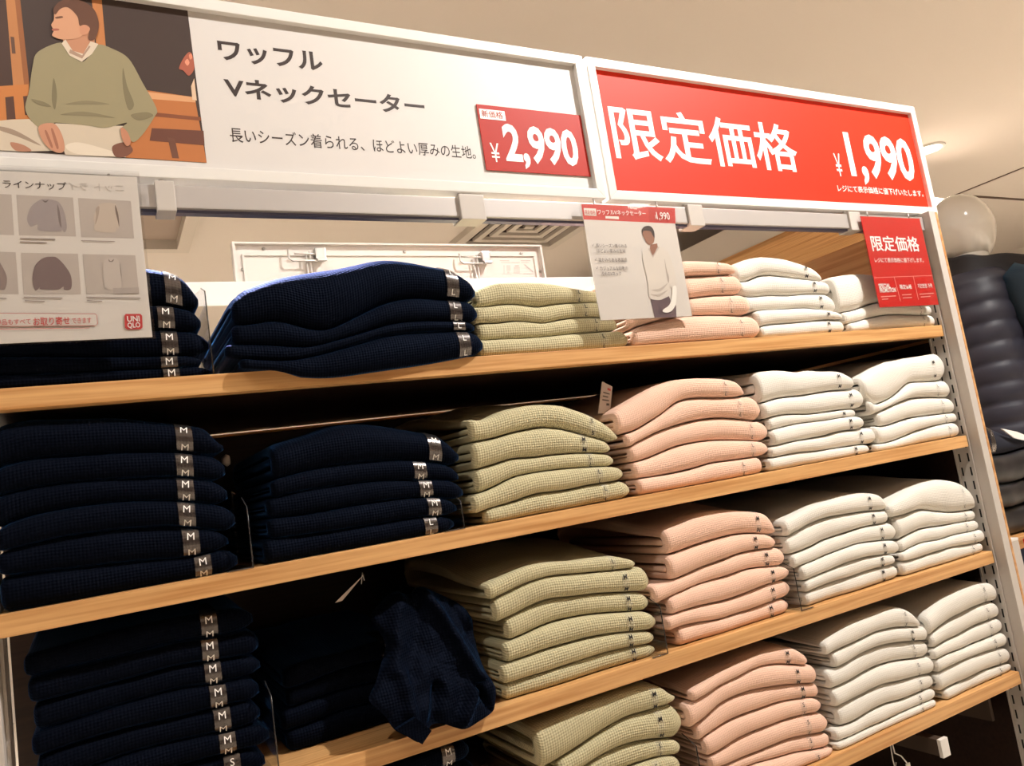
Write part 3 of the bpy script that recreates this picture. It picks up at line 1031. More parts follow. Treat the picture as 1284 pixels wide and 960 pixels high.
    if lip:
        # inner layer tucked inside the open end
        m0 = 0.5 * (zt[0] + zb[0])
        hh = 0.5 * (zt[0] - zb[0]) * gl[0]
        if hh > 0.0062:
            V, F, UV = [], [], []
            th_ = (hh - 0.0045) * 0.72
            zc_ = m0 + rnd.uniform(-0.22, 0.12) * hh
            if shelf_z is not None:
                zc_ = max(zc_, shelf_z + 0.0012 + th_)
            nr_ = 0
            for j, (xo, sc) in enumerate(((-0.0005, 0.45), (0.0015, 0.85), (0.006, 1.0), (0.033, 1.0))):
                ys = yj + 0.012 + (0.004 if j == 0 else 0)
                ye = yj + depth - 0.03
                sec = []
                for k in range(9):
                    a_ = -math.pi / 2 + math.pi * k / 8
                    sec.append((ys + 0.006 * (1 - math.cos(a_)), zc_ + th_ * sc * math.sin(a_)))
                sec.append((ye, zc_ + th_ * sc))
                sec.append((ye, zc_ - th_ * sc))
                for (yy, zz) in sec:
                    V.append((xl + xo, yy, zz))
                    UV.append((xl + xo + 0.3, yy + zz))
                nr_ += 1
            ns = 11
            for r_i in range(nr_ - 1):
                for k in range(ns):
                    F.append((r_i * ns + k, (r_i + 1) * ns + k, (r_i + 1) * ns + (k + 1) % ns, r_i * ns + (k + 1) % ns))
            F.append(tuple(range(ns)))
            F.append(tuple((nr_ - 1) * ns + k for k in range(ns))[::-1])
            mesh_obj('inner_fold', V, F, KNIT[color] if isinstance(color, str) else color, root, uv=UV, smooth=True)
    if sticker:
        # size sticker: a strip of film over the fold with printed letters
        navy = color == 'navy' or not isinstance(color, str)
        xs = (xr - 0.047 + rnd.uniform(-0.006, 0.004)) if sx is None else sx
        w = 0.0185 if navy else 0.012
        idx = [np.interp(q, X, np.arange(NX)) for q in (xs - w / 2, xs, xs + w / 2)]
        secs = []
        for fi in idx:
            i0 = min(int(fi), NX - 2)
            f_ = fi - i0
            A, B = section(i0), section(i0 + 1)
            secs.append([tuple(A[k][c] * (1 - f_) + B[k][c] * f_ for c in range(3)) for k in range(n)])
        k0, k1 = 8, (6 + NT + 3 if over_top else 6 + NT - 1)
        V, F = [], []
        for k in range(k0, k1):
            for sct in secs:
                p = Vector(sct[k])
                tn = Vector(sct[k + 1]) - Vector(sct[k - 1])
                nrm = Vector((1, 0, 0)).cross(tn).normalized()
                if nrm.y > 0 and k < 6 + NT:
                    nrm = -nrm
                if nrm.z < 0 and k >= 6 + NT:
                    nrm = -nrm
                v_ = p + nrm * 0.0015
                if shelf_z is not None and v_.y > 0.996:
                    v_.z = max(v_.z, shelf_z + 0.0012)
                V.append(v_)
        for r_i in range(k1 - k0 - 1):
            for c in range(2):
                a = r_i * 3 + c
                F.append((a, a + 1, a + 4, a + 3))
        st = mesh_obj('size_sticker', V, F, FILM_NAVY if navy else FILM_LIGHT, root, smooth=True)
        sct = secs[1]
        hgt = abs(sct[6 + NT][2] - sct[6][2])
        ls = 0.0085 if navy else 0.0072
        ks = (6 + int(NT * 0.66), 6 + int(NT * 0.30)) if (nlet == 2 and hgt > 0.018) else (6 + int(NT * 0.52),)
        for k in ks:
            p = Vector(sct[k])
            up = (Vector(sct[k + 1]) - Vector(sct[k - 1])).normalized()
            ex = (Vector(secs[2][k]) - Vector(secs[0][k])).normalized()
            nrm = ex.cross(up).normalized()
            p = p + nrm * 0.0020
            lo = bpy.data.objects.new('size_letter', letter_mesh(letters, WHITE_INK if navy else BLACK_INK))
            COL.objects.link(lo)
            lo.parent = st
            mm = Matrix.Identity(4)
            for c in range(3):
                mm[c][0], mm[c][1], mm[c][2], mm[c][3] = ex[c] * ls, up[c] * ls, nrm[c] * ls, p[c]
            mm[2][3] += CH
            lo.matrix_basis = mm
    return root


ORDW = ['topmost', 'second from top', 'third from top', 'fourth from top', 'fifth from top', 'sixth from top', 'seventh from top', 'eighth from top']
SHW = {1: 'top', 2: 'second', 3: 'third', 4: 'lowest'}
YU = 1.02                                   # depth at which the seams between sweaters are read


def curve_from(pts, org):
    ox, oy, s = org
    P = [aty(ox + x / s, oy + y / s, YU) for (x, y) in pts]
    P.sort(key=lambda q: q[0])
    return np.array([q[0] for q in P]), np.array([q[2] for q in P])


CNAME = {'green': 'sage green', 'pink': 'pale pink', 'white': 'off-white', 'navy': 'navy'}


PLACED = {}


def stack(shelf, color, org, bounds, lr, letters, where='', hump=0.018, yf=1.006, sx=None, drape=False, min_x=-0.1, slant=0.0):
    zs = SH[shelf][1]
    cs = [curve_from(b, org) for b in bounds]
    if not drape:
        cs.append((np.array([-1.0, 3.0]), np.array([zs, zs])))
    nsw = len(lr)
    gx = np.linspace(min(c[0][0] for c in cs if c[0][0] > -0.9) - 0.03, max(c[0][-1] for c in cs if c[0][-1] < 2.9) + 0.03, 90)
    cz = [np.interp(gx, c[0], c[1]) for c in cs]
    if not drape:
        cz = [np.maximum(z, zs) for z in cz]
    for k in range(len(cz) - 2, -1, -1):         # every sweater keeps a least thickness
        cz[k] = np.maximum(cz[k], cz[k + 1] + 0.0125)
    cs = [(gx, z) for z in cz]
    for k in range(nsw):
        xl = max(aty(org[0] + lr[k][0] / org[2], org[1] + np.mean([p[1] for p in bounds[k]]) / org[2], YU)[0], min_x)
        xr = min(1.639, aty(org[0] + lr[k][1] / org[2], org[1] + bounds[k][-1][1] / org[2], YU)[0])
        top, bot = cs[k], cs[k + 1]
        if slant > 0 and k == 0:                 # its crest lies further back than the seams
            top = (top[0], top[1] + 0.012)
        for (ax, at, ab, sid) in PLACED.get(shelf, []):      # stop at the end of the neighbouring stack
            if sid != id(lr) and ax > xl - 0.001 and ax < xr - 0.1:
                q = np.linspace(min(xl, ax - 0.02), ax, 5)
                if np.any(np.minimum(np.interp(q, *at), np.interp(q, *top)) - np.maximum(np.interp(q, *ab), np.interp(q, *bot)) > 0.0):
                    xl = max(xl, ax + 0.0015)
        PLACED.setdefault(shelf, []).append((xr, top, bot, id(lr)))
        pos = 'bottom one' if k == nsw - 1 else ORDW[k]
        label = '%s folded sweater, %s, %s shelf stack%s' % (CNAME[color], pos, SHW[shelf], (' ' + where) if where else '')
        sweater(top, bot, xl, xr, color, label, '%s sweaters stacked on the %s shelf' % (CNAME[color], SHW[shelf]),
                letters[min(k, len(letters) - 1)], yf=yf + 0.002 * ((k * 7) % 3), shelf_z=zs, hump=hump if k == 0 else 0.0, seed=shelf * 1000 + hash_(color + where) + k, slant=slant if k == 0 else 0.0, over_top=(k == 0), z_cap=SH[shelf - 1][0] - 0.0012 if shelf > 1 else None,
                sx=None if sx is None else aty(org[0] + sx[k] / org[2], org[1] + bounds[k][-1][1] / org[2], YU)[0])


def hash_(s):
    return sum(ord(c) * (i + 3) for i, c in enumerate(s)) % 700


def flat_stack(shelf, color, x0, x1, ztop, n, letters, where='', sxs=None, yf=1.008):
    zs = SH[shelf][1]
    rnd = random.Random(shelf * 31 + n)
    zz = np.linspace(ztop, zs, n + 1)
    xs = np.linspace(x0 - 0.01, x1 + 0.01, 6)
    cs = []
    for i, z in enumerate(zz):
        j = 0.0 if i == n else 0.003
        cs.append((xs, np.array([z + rnd.uniform(-j, j) + (0.006 * math.sin(math.pi * q / 5) if i < n else 0) for q in range(6)])))
    for k in range(n):
        pos = 'bottom one' if k == n - 1 else ORDW[k]
        label = '%s folded sweater, %s, %s shelf stack%s' % (CNAME[color], pos, SHW[shelf], (' ' + where) if where else '')
        sweater(cs[k], cs[k + 1], x0 + rnd.uniform(0, 0.01), x1 - rnd.uniform(0, 0.012), color, label, '%s sweaters stacked on the %s shelf' % (CNAME[color], SHW[shelf]),
                letters[min(k, len(letters) - 1)], yf=yf, shelf_z=zs, hump=0.01 if k == 0 else 0, seed=shelf * 77 + k + n, over_top=(k == 0), z_cap=SH[shelf - 1][0] - 0.0012, sx=None if sxs is None else sxs[k])


# ---- top shelf
stack(1, 'navy', (0, 200, 3.0), [
    [(-60, 480), (300, 432), (560, 415), (680, 450), (735, 500)],
    [(-60, 570), (500, 560), (600, 545), (740, 575)],
    [(-60, 655), (400, 645), (600, 640), (745, 650)],
    [(-60, 745), (600, 745), (730, 742)],
    [(-60, 815), (300, 805), (600, 790), (745, 780)]],
    [(-60, 742), (-60, 750), (-60, 776), (-60, 752), (-60, 792)], 'MMMMM', 'behind the line-up notice', hump=0.0, sx=[650, 620, 632, 632, 640], slant=0.07)
stack(1, 'navy', (260, 280, 3.567), [
    [(80, 400), (150, 345), (230, 300), (350, 262), (480, 240), (600, 225), (700, 200), (800, 187), (920, 205), (1060, 235), (1160, 300)],
    [(80, 470), (180, 475), (300, 440), (400, 480), (500, 510), (620, 450), (740, 385), (850, 352), (960, 352), (1165, 370)],
    [(50, 560), (300, 560), (470, 585), (600, 552), (700, 500), (800, 465), (950, 455), (1160, 460)],
    [(50, 620), (330, 640), (480, 605), (640, 560), (760, 520), (880, 505), (1020, 498), (1180, 500)],
    [(50, 668), (330, 680), (400, 715), (560, 710), (760, 680), (960, 650), (1185, 605)]],
    [(80, 1162), (90, 1170), (60, 1165), (120, 1188)], 'LLLL', 'beside the sage green stack', hump=0.0, yf=0.984, sx=[1060, 1070, 1088, 1100], drape=True, slant=0.075)
stack(1, 'green', (560, 320, 5.35), [
    [(160, 260), (200, 235), (300, 185), (420, 178), (560, 176), (680, 185), (800, 215), (890, 235), (1000, 250)],
    [(190, 352), (270, 352), (340, 335), (440, 332), (520, 340), (600, 353), (700, 335), (820, 325), (1015, 320)],
    [(155, 470), (250, 455), (330, 460), (440, 440), (560, 450), (650, 467), (720, 440), (860, 420), (1030, 420)],
    [(150, 565), (250, 575), (350, 568), (480, 565), (620, 555), (760, 540), (900, 525), (1130, 512)]],
    [(165, 1035), (150, 1065), (180, 1132), (165, 1188)], 'LLLL', hump=0.0)
stack(1, 'pink', (740, 310, 5.35), [
    [(150, 190), (300, 125), (620, 112), (740, 115), (860, 128), (915, 160)],
    [(150, 320), (500, 230), (640, 205), (760, 205), (860, 198), (910, 200)],
    [(150, 450), (400, 390), (670, 350), (790, 335), (935, 332)],
    [(165, 582), (215, 575), (330, 530), (470, 490), (600, 470), (700, 468), (860, 465), (1000, 468)]],
    [(140, 920), (150, 957), (165, 1012), (225, 1084)], 'LLLL', hump=0.0, yf=0.994)
stack(1, 'white', (880, 300, 4.0125), [
    [(118, 160), (170, 120), (230, 95), (300, 88), (400, 96), (480, 120), (545, 150), (585, 190)],
    [(118, 200), (190, 218), (240, 212), (270, 185), (330, 180), (430, 192), (540, 208), (590, 215)],
    [(165, 272), (240, 292), (330, 283), (430, 287), (520, 278), (600, 275), (640, 285)],
    [(185, 378), (240, 368), (300, 358), (400, 355), (500, 347), (600, 360), (680, 378)],
    [(250, 452), (330, 432), (430, 425), (520, 417), (620, 405), (690, 408)]],
    [(118, 592), (165, 628), (172, 655), (185, 690), (270, 700)], 'MMMMM', 'beside the pink stack', hump=0.0)
stack(1, 'white', (880, 300, 4.0125), [
    [(590, 205), (640, 190), (720, 175), (800, 168), (870, 175), (950, 200), (1060, 270), (1130, 320)],
    [(640, 372), (740, 365), (800, 345), (870, 320), (950, 315), (1060, 330), (1190, 335)],
    [(700, 430), (760, 420), (840, 395), (930, 378), (1000, 378), (1100, 385), (1200, 378)]],
    [(600, 1130), (692, 1207), (718, 1187)], 'LLL', 'beside the end post', hump=0.0)
# ---- second shelf
stack(2, 'navy', (0, 480, 3.0), [
    [(-30, 205), (80, 165), (200, 165), (440, 157), (560, 170), (660, 180), (780, 195), (835, 260)],
    [(-30, 330), (100, 285), (250, 275), (450, 262), (650, 260), (820, 275)],
    [(-30, 430), (100, 395), (250, 375), (450, 360), (650, 350), (840, 370)],
    [(-30, 560), (100, 500), (250, 470), (450, 445), (650, 440), (840, 460)],
    [(-30, 645), (100, 610), (250, 575), (450, 550), (650, 535), (860, 560)],
    [(-30, 730), (150, 710), (350, 690), (500, 670), (700, 660), (850, 620)]],
    [(-60, 840), (-60, 840), (-60, 850), (-60, 877), (-60, 855), (-60, 888)], 'MMMMMM', 'at the navy end', hump=0.0, sx=[695, 688, 693, 697, 713, 755], slant=0.05)
stack(2, 'navy', (280, 480, 3.567), [
    [(200, 320), (300, 285), (400, 255), (500, 215), (600, 210), (700, 215), (850, 240), (960, 260), (1030, 300)],
    [(200, 440), (340, 400), (450, 375), (600, 355), (750, 345), (900, 350), (1040, 375)],
    [(200, 520), (350, 480), (500, 460), (650, 440), (820, 432), (1000, 435), (1055, 450)],
    [(200, 605), (330, 595), (450, 575), (600, 545), (750, 520), (900, 510), (1055, 520)],
    [(190, 700), (400, 672), (560, 650), (700, 630), (860, 600), (1030, 590)]],
    [(200, 1045), (200, 1045), (180, 1062), (185, 1030), (165, 1022)], 'MMMML', 'beside the sage green stack', hump=0.0, sx=[935, 868, 893, 925, 910], slant=0.05)
stack(2, 'green', (540, 480, 4.28), [
    [(190, 190), (280, 205), (400, 140), (560, 112), (700, 118), (830, 165), (940, 235), (985, 295)],
    [(190, 325), (330, 298), (440, 265), (560, 240), (620, 236), (720, 250), (830, 285), (945, 318)],
    [(200, 478), (330, 440), (430, 405), (560, 400), (650, 388), (780, 376), (945, 378)],
    [(215, 608), (320, 570), (430, 505), (560, 480), (700, 460), (830, 452), (970, 450)],
    [(200, 715), (330, 665), (430, 640), (560, 590), (700, 580), (850, 545), (1010, 522)]],
    [(190, 990), (200, 948), (215, 972), (190, 1013), (262, 1052)], 'SMLLL', hump=0.03)
stack(2, 'pink', (730, 450, 5.054), [
    [(110, 385), (220, 320), (330, 245), (450, 170), (570, 130), (720, 120), (860, 125), (960, 145), (995, 190)],
    [(110, 470), (215, 478), (310, 470), (420, 400), (520, 335), (600, 265), (700, 243), (800, 245), (960, 245)],
    [(230, 565), (300, 555), (400, 490), (520, 440), (640, 405), (760, 380), (860, 368), (980, 375), (1090, 395)],
    [(265, 665), (390, 640), (480, 600), (580, 555), (700, 530), (830, 515), (960, 515), (1110, 522)],
    [(300, 765), (450, 745), (600, 720), (720, 690), (800, 660), (960, 640), (1140, 610)]],
    [(130, 1000), (232, 1094), (265, 1162), (290, 1160), (318, 1118)], 'LLLLL', hump=0.012)
stack(2, 'white', (890, 440, 5.645), [
    [(300, 170), (350, 140), (470, 130), (560, 140), (620, 150), (690, 130), (780, 140), (900, 140), (960, 180)],
    [(300, 368), (400, 365), (450, 340), (560, 325), (640, 318), (760, 300), (860, 280), (985, 270)],
    [(340, 490), (400, 478), (480, 455), (560, 448), (680, 452), (800, 438), (920, 420), (1050, 405)],
    [(385, 575), (480, 545), (600, 515), (720, 500), (840, 485), (930, 470), (1030, 462)],
    [(365, 698), (460, 670), (560, 645), (680, 625), (800, 600), (880, 572), (1060, 550)],
    [(345, 772), (480, 745), (620, 715), (760, 708), (880, 690), (1000, 672), (1120, 655)]],
    [(298, 992), (345, 1062), (387, 1032), (368, 1072), (348, 1152), (388, 1122)], 'MMMMMM', 'beside the pink stack', hump=0.02)
stack(2, 'white', (1040, 430, 6.0), [
    [(150, 280), (240, 250), (330, 185), (440, 130), (500, 128), (570, 106), (640, 100), (720, 88), (800, 72), (880, 80), (940, 120), (955, 170)],
    [(150, 340), (240, 400), (330, 470), (400, 462), (450, 430), (530, 360), (590, 295), (700, 295), (820, 285), (940, 235)],
    [(240, 545), (300, 548), (400, 495), (500, 450), (600, 415), (700, 405), (820, 410), (940, 418)],
    [(310, 620), (400, 628), (480, 605), (570, 570), (680, 555), (800, 540), (970, 520)],
    [(300, 765), (420, 755), (540, 710), (640, 660), (760, 625), (880, 600), (980, 590)]],
    [(160, 958), (255, 966), (322, 982), (302, 986), (296, 1050)], 'MLLLL', 'beside the end post', hump=0.02)
# ---- third shelf
flat_stack(3, 'navy', -0.088, 0.165, -0.112, 7, 'MMMMMMS', 'at the navy end', sxs=[0.106, 0.104, 0.105, 0.108, 0.110, 0.113, 0.116], yf=1.03)
flat_stack(3, 'navy', 0.185, 0.395, -0.205, 4, 'MMMM', 'behind the rumpled sweater', yf=1.076)
stack(3, 'green', (560, 650, 4.0), [
    [(130, 330), (190, 330), (300, 280), (400, 235), (520, 215), (640, 213), (720, 198), (830, 188), (930, 205)],
    [(130, 415), (215, 405), (290, 370), (370, 330), (470, 295), (560, 280), (680, 272), (800, 262), (930, 245)],
    [(205, 540), (320, 490), (410, 440), (500, 400), (640, 390), (740, 375), (860, 370), (1000, 365)],
    [(270, 625), (390, 580), (470, 540), (560, 510), (680, 485), (800, 472), (1010, 462)],
    [(255, 735), (390, 690), (500, 650), (620, 620), (720, 590), (850, 570), (1020, 555)],
    [(240, 840), (370, 800), (500, 765), (640, 715), (780, 670), (900, 640), (1030, 622)]],
    [(170, 937), (205, 995), (270, 1007), (256, 1025), (241, 1025), (263, 1037)], 'LMMMMM', hump=0.030)
stack(3, 'pink', (740, 600, 4.175), [
    [(365, 268), (440, 240), (530, 195), (640, 165), (760, 160), (860, 172), (920, 185), (955, 260)],
    [(365, 412), (450, 385), (540, 350), (640, 320), (740, 295), (840, 285), (940, 295)],
    [(372, 548), (470, 515), (560, 470), (660, 435), (760, 395), (850, 372), (950, 362)],
    [(285, 660), (350, 650), (420, 610), (510, 570), (600, 540), (700, 510), (800, 475), (900, 462), (1000, 455)],
    [(375, 728), (470, 690), (580, 660), (700, 640), (780, 610), (880, 565), (1020, 520)],
    [(360, 812), (460, 770), (560, 748), (660, 740), (760, 705), (880, 665), (1025, 615)]],
    [(360, 960), (373, 952), (290, 1002), (376, 1024), (362, 1030), (432, 1032)], 'MMMMMM', hump=0.030)
stack(3, 'white', (940, 580, 4.8), [
    [(165, 365), (200, 340), (280, 300), (370, 250), (480, 225), (580, 195), (680, 178), (760, 190), (800, 240)],
    [(165, 464), (240, 430), (330, 375), (440, 330), (540, 315), (640, 298), (770, 288)],
    [(175, 552), (250, 550), (350, 515), (440, 465), (560, 425), (680, 385), (810, 360)],
    [(210, 660), (330, 605), (430, 560), (540, 520), (640, 485), (760, 470), (850, 465)],
    [(265, 730), (370, 685), (470, 640), (570, 595), (680, 565), (780, 555), (870, 545)],
    [(285, 800), (400, 745), (500, 710), (600, 685), (700, 645), (860, 608)]],
    [(162, 802), (177, 814), (215, 862), (267, 874), (287, 857), (298, 880)], 'MMMMMM', 'beside the pink stack', hump=0.020)
stack(3, 'white', (1070, 570, 5.645), [
    [(195, 385), (270, 312), (380, 245), (500, 195), (620, 170), (720, 190), (800, 240), (840, 310), (845, 370)],
    [(195, 455), (330, 430), (430, 400), (480, 382), (560, 400), (680, 412), (800, 395)],
    [(200, 640), (290, 625), (360, 580), (450, 530), (560, 512), (680, 490), (840, 460)],
    [(290, 710), (380, 660), (470, 620), (580, 605), (700, 565), (830, 540)],
    [(285, 760), (420, 735), (540, 690), (660, 655), (780, 635), (910, 610)]],
    [(198, 847), (205, 847), (292, 867), (290, 914), (296, 890)], 'LLLLL', 'beside the end post', hump=0.025)
# ---- lowest shelf
flat_stack(4, 'navy', 0.20, 0.432, -0.347, 7, 'MMMMMMM', 'at the navy end', sxs=[0.386] * 7, yf=1.03)
stack(4, 'green', (560, 830, 4.0125), [
    [(400, 345), (500, 300), (640, 230), (800, 168), (950, 118), (1050, 110), (1135, 170)],
    [(400, 560), (500, 520), (600, 460), (700, 395), (800, 330), (900, 270), (1000, 245), (1100, 205)],
    [(520, 600), (700, 510), (780, 460), (880, 415), (1000, 390), (1150, 380)],
    [(600, 650), (800, 560), (900, 530), (960, 505), (1060, 470), (1160, 462)],
    [(640, 740), (800, 665), (960, 610), (1150, 548)]],
    [(405, 1137), (525, 1157), (605, 1164), (645, 1152), (660, 1170)], 'MMSSS', hump=0.010)
stack(4, 'pink', (800, 780, 4.9385), [
    [(270, 440), (370, 380), (480, 310), (600, 250), (720, 190), (840, 155), (940, 150), (1025, 200)],
    [(270, 505), (360, 470), (460, 400), (560, 355), (660, 300), (760, 262), (870, 255), (1020, 265)],
    [(250, 680), (310, 660), (400, 600), (480, 510), (570, 460), (680, 420), (780, 400), (900, 385), (1070, 375)],
    [(320, 770), (360, 745), (430, 690), (530, 620), (640, 570), (760, 530), (880, 490), (1000, 470), (1100, 460)],
    [(365, 840), (470, 810), (570, 740), (680, 680), (800, 640), (900, 605), (1000, 570), (1100, 555)],
    [(400, 925), (560, 870), (680, 820), (800, 770), (920, 720), (1040, 695), (1150, 680)],
    [(430, 985), (600, 915), (720, 865), (840, 835), (960, 805), (1060, 790), (1170, 775)]],
    [(272, 1030), (250, 1074), (322, 1104), (367, 1114), (400, 1150), (432, 1174), (450, 1185)], 'MMMSSSS', hump=0.020)
stack(4, 'white', (970, 730, 4.362), [
    [(230, 345), (300, 290), (390, 225), (480, 190), (580, 150), (660, 125), (730, 160), (780, 215)],
    [(230, 420), (285, 390), (350, 360), (440, 320), (540, 270), (640, 245), (780, 242)],
    [(285, 482), (370, 450), (460, 385), (560, 345), (660, 325), (800, 315)],
    [(255, 605), (370, 555), (470, 500), (560, 455), (660, 430), (800, 412)],
    [(280, 705), (400, 650), (500, 600), (590, 555), (700, 535), (850, 495)],
    [(310, 800), (420, 770), (520, 700), (600, 665), (700, 640), (860, 570)],
    [(290, 878), (430, 850), (560, 790), (700, 720), (860, 640)]],
    [(228, 782), (287, 817), (258, 827), (283, 857), (312, 862), (293, 867), (297, 872)], 'SMSSSSS', 'beside the pink stack', hump=0.020)
stack(4, 'white', (1110, 700, 4.8), [
    [(190, 380), (240, 320), (330, 240), (440, 180), (540, 140), (620, 145), (690, 165), (725, 195)],
    [(190, 510), (225, 490), (300, 420), (400, 355), (500, 305), (600, 265), (715, 235)],
    [(230, 565), (330, 505), (430, 465), (540, 400), (640, 360), (740, 335)],
    [(220, 640), (350, 575), (450, 545), (560, 500), (660, 450), (755, 410)],
    [(262, 715), (340, 660), (440, 610), (540, 570), (640, 540), (790, 505)],
    [(270, 830), (370, 770), (450, 735), (560, 680), (660, 645), (815, 600)]],
    [(192, 730), (232, 744), (224, 760), (264, 797), (272, 827), (318, 852)], 'SLLSLL', 'beside the end post', hump=0.020)

# ================================================================== rumpled sweater hanging over the third shelf
def rumpled():
    ox, oy, sc = 440, 700, 3.84
    out = [(110, 290), (150, 225), (225, 160), (290, 175), (350, 138), (425, 165), (500, 200), (565, 240), (605, 300), (612, 370), (640, 470), (668, 545),
           (715, 625), (712, 700), (698, 745), (630, 790), (560, 826), (500, 815), (450, 800), (402, 805), (378, 835), (340, 890), (280, 862), (214, 825), (175, 765),
           (100, 690), (130, 620), (155, 540), (185, 430), (150, 350)]
    o = smooth_poly(out, 4)
    c = (400, 500)
    NR = 22
    zs = SH[3][1]

    def front(py):
        t = (py - 140) / 750
        return np.interp(t, [0, 0.25, 0.6, 0.8, 1.0], [1.040, 1.028, 0.992, 0.975, 0.972])

    ridges = [((350, 138), (612, 560), 0.020, 26), ((612, 560), (540, 810), 0.016, 22), ((230, 170), (200, 520), 0.014, 40), ((600, 600), (690, 740), -0.022, 14),
              ((480, 200), (640, 480), -0.010, 12), ((250, 560), (330, 880), 0.010, 30), ((420, 620), (400, 800), -0.012, 24), ((330, 240), (300, 560), -0.006, 30)]

    def fold(x, y):
        v = 0.0
        for (a, b, amp, w) in ridges:
            ax, ay = a
            dx, dy = b[0] - ax, b[1] - ay
            t = max(0.0, min(1.0, ((x - ax) * dx + (y - ay) * dy) / (dx * dx + dy * dy)))
            d = math.hypot(x - ax - t * dx, y - ay - t * dy)
            v += amp * math.exp(-(d / w) ** 2)
        return v + 0.006 * noise.noise(Vector((x * 0.014, y * 0.010, 3.0))) + 0.002 * noise.noise(Vector((x * 0.05, y * 0.05, 7.0)))

    V, F, UV = [], [], []
    n = len(o)
    for side in (0, 1):
        for r in range(NR + 1):
            q = r / NR
            for (x, y) in o:
                px, py = c[0] + (x - c[0]) * q, c[1] + (y - c[1]) * q
                yf = front(py)
                th = np.interp(py, [140, 500, 760, 830], [0.028, 0.032, 0.020, 0.012])
                edge = math.sqrt(max(0.0, 1 - q ** 6))
                if side == 0:
                    Y = yf + th * 0.5 * (1 - edge) - fold(px, py) * edge
                else:
                    Y = yf + th * (0.5 + 0.5 * edge)
                P = aty(ox + px / sc, oy + py / sc, yf)
                X, Z = P[0], P[2]
                if Z < zs + 0.004:
                    Y = min(Y, 0.9965) if side else min(Y, 0.9940)
                V.append((X, Y, Z))
                UV.append((X, Z))
    m_ = NR + 1
    for side in (0, 1):
        b0 = side * m_ * n
        for r in range(NR):
            for k in range(n):
                f_ = (b0 + r * n + k, b0 + (r + 1) * n + k, b0 + (r + 1) * n + (k + 1) % n, b0 + r * n + (k + 1) % n)
                F.append(f_ if side else f_[::-1])
    for k in range(n):
        F.append((NR * n + k, NR * n + (k + 1) % n, m_ * n + NR * n + (k + 1) % n, m_ * n + NR * n + k))
    t = empty('rumpled_sweater', (0.35, 1.0, zs), 'rumpled navy sweater slumped over the edge of the third shelf', 'sweater')
    bm = bmesh.new()
    mesh_obj('body', V, F, KNIT['navy'], t, uv=UV, smooth=True)
    bm.free()
    # turned-out ribbed cuff at the hanging corner
    a = [aty(ox + x / sc, oy + y / sc, 0.966) for (x, y) in ((214, 820), (300, 760), (385, 826), (340, 892))]
    a = [(p[0], 0.958 if i in (1,) else 0.963, p[2]) for i, p in enumerate(a)]
    vs = a + [(p[0], p[1] + 0.007, p[2]) for p in a]
    mesh_obj('ribbed_cuff', vs, [(0, 1, 2, 3), (7, 6, 5, 4), (0, 4, 5, 1), (1, 5, 6, 2), (2, 6, 7, 3), (3, 7, 4, 0)], KNIT['navy'], t, uv=[(p[0], p[2]) for p in vs])


rumpled()


# ================================================================== clear dividers between the stacks
def divider(bottom, top, shelf, label, base=1, depth=0.11, y0=1.0):
    zs = SH[shelf][1]
    b = aty(*bottom, y0)
    tz = aty(*top, y0)[2]
    x = b[0]
    t = empty('clear_divider', (x, y0, zs), label, 'divider', 'clear dividers between stacks')
    ch = 0.03
    z0 = zs + 0.0006
    pts = [(y0, z0), (y0 + depth, z0), (y0 + depth, tz + 0.025), (y0 + ch, tz + 0.012), (y0, tz)]
    V = [(x - 0.0007, p[0], p[1]) for p in pts] + [(x + 0.0007, p[0], p[1]) for p in pts]
    n = len(pts)
    F = [tuple(range(n)), tuple(range(n, 2 * n))[::-1]] + [(i, n + i, n + (i + 1) % n, (i + 1) % n) for i in range(n)]
    mesh_obj('plate', V, F, ACRYLIC, t)
    tube('front_edge', [(x, y0 - 0.0004, z0), (x, y0 - 0.0004, tz), (x, y0 + ch, tz + 0.0125)], 0.0009, ACRYLIC_EDGE, t, 6)
    bx = sorted((x + 0.0008 * base, x + base * 0.030))
    box('foot', bx[0], bx[1], y0, y0 + depth, z0, z0 + 0.0012, ACRYLIC, t)
    tube('foot_edge', [(bx[0], y0 - 0.0002, z0 + 0.0008), (bx[1], y0 - 0.0002, z0 + 0.0008)], 0.0008, ACRYLIC_EDGE, t, 6)


divider((268, 470), (259, 365), 1, 'clear divider between the two navy stacks on the top shelf', -1, y0=1.012)
divider((317, 706), (311, 635), 2, 'clear divider between the two navy stacks on the second shelf', -1)
divider((582, 660), (577, 628), 2, 'clear divider between navy and sage green on the second shelf', -1)
divider((348, 948), (340, 872), 3, 'clear divider between the two navy stacks on the third shelf', -1)
divider((604, 862), (597, 800), 3, 'clear divider between rumpled sweater and sage green stack on the third shelf', -1, y0=1.085)
divider((836, 811), (827, 760), 3, 'clear divider between sage green and pink on the third shelf', -1)
divider((1004, 760), (993, 713), 3, 'clear divider between pink and off-white on the third shelf', 1, y0=0.9995)
divider((878, 966), (858, 941), 4, 'clear divider between sage green and pink on the lowest shelf', -1)


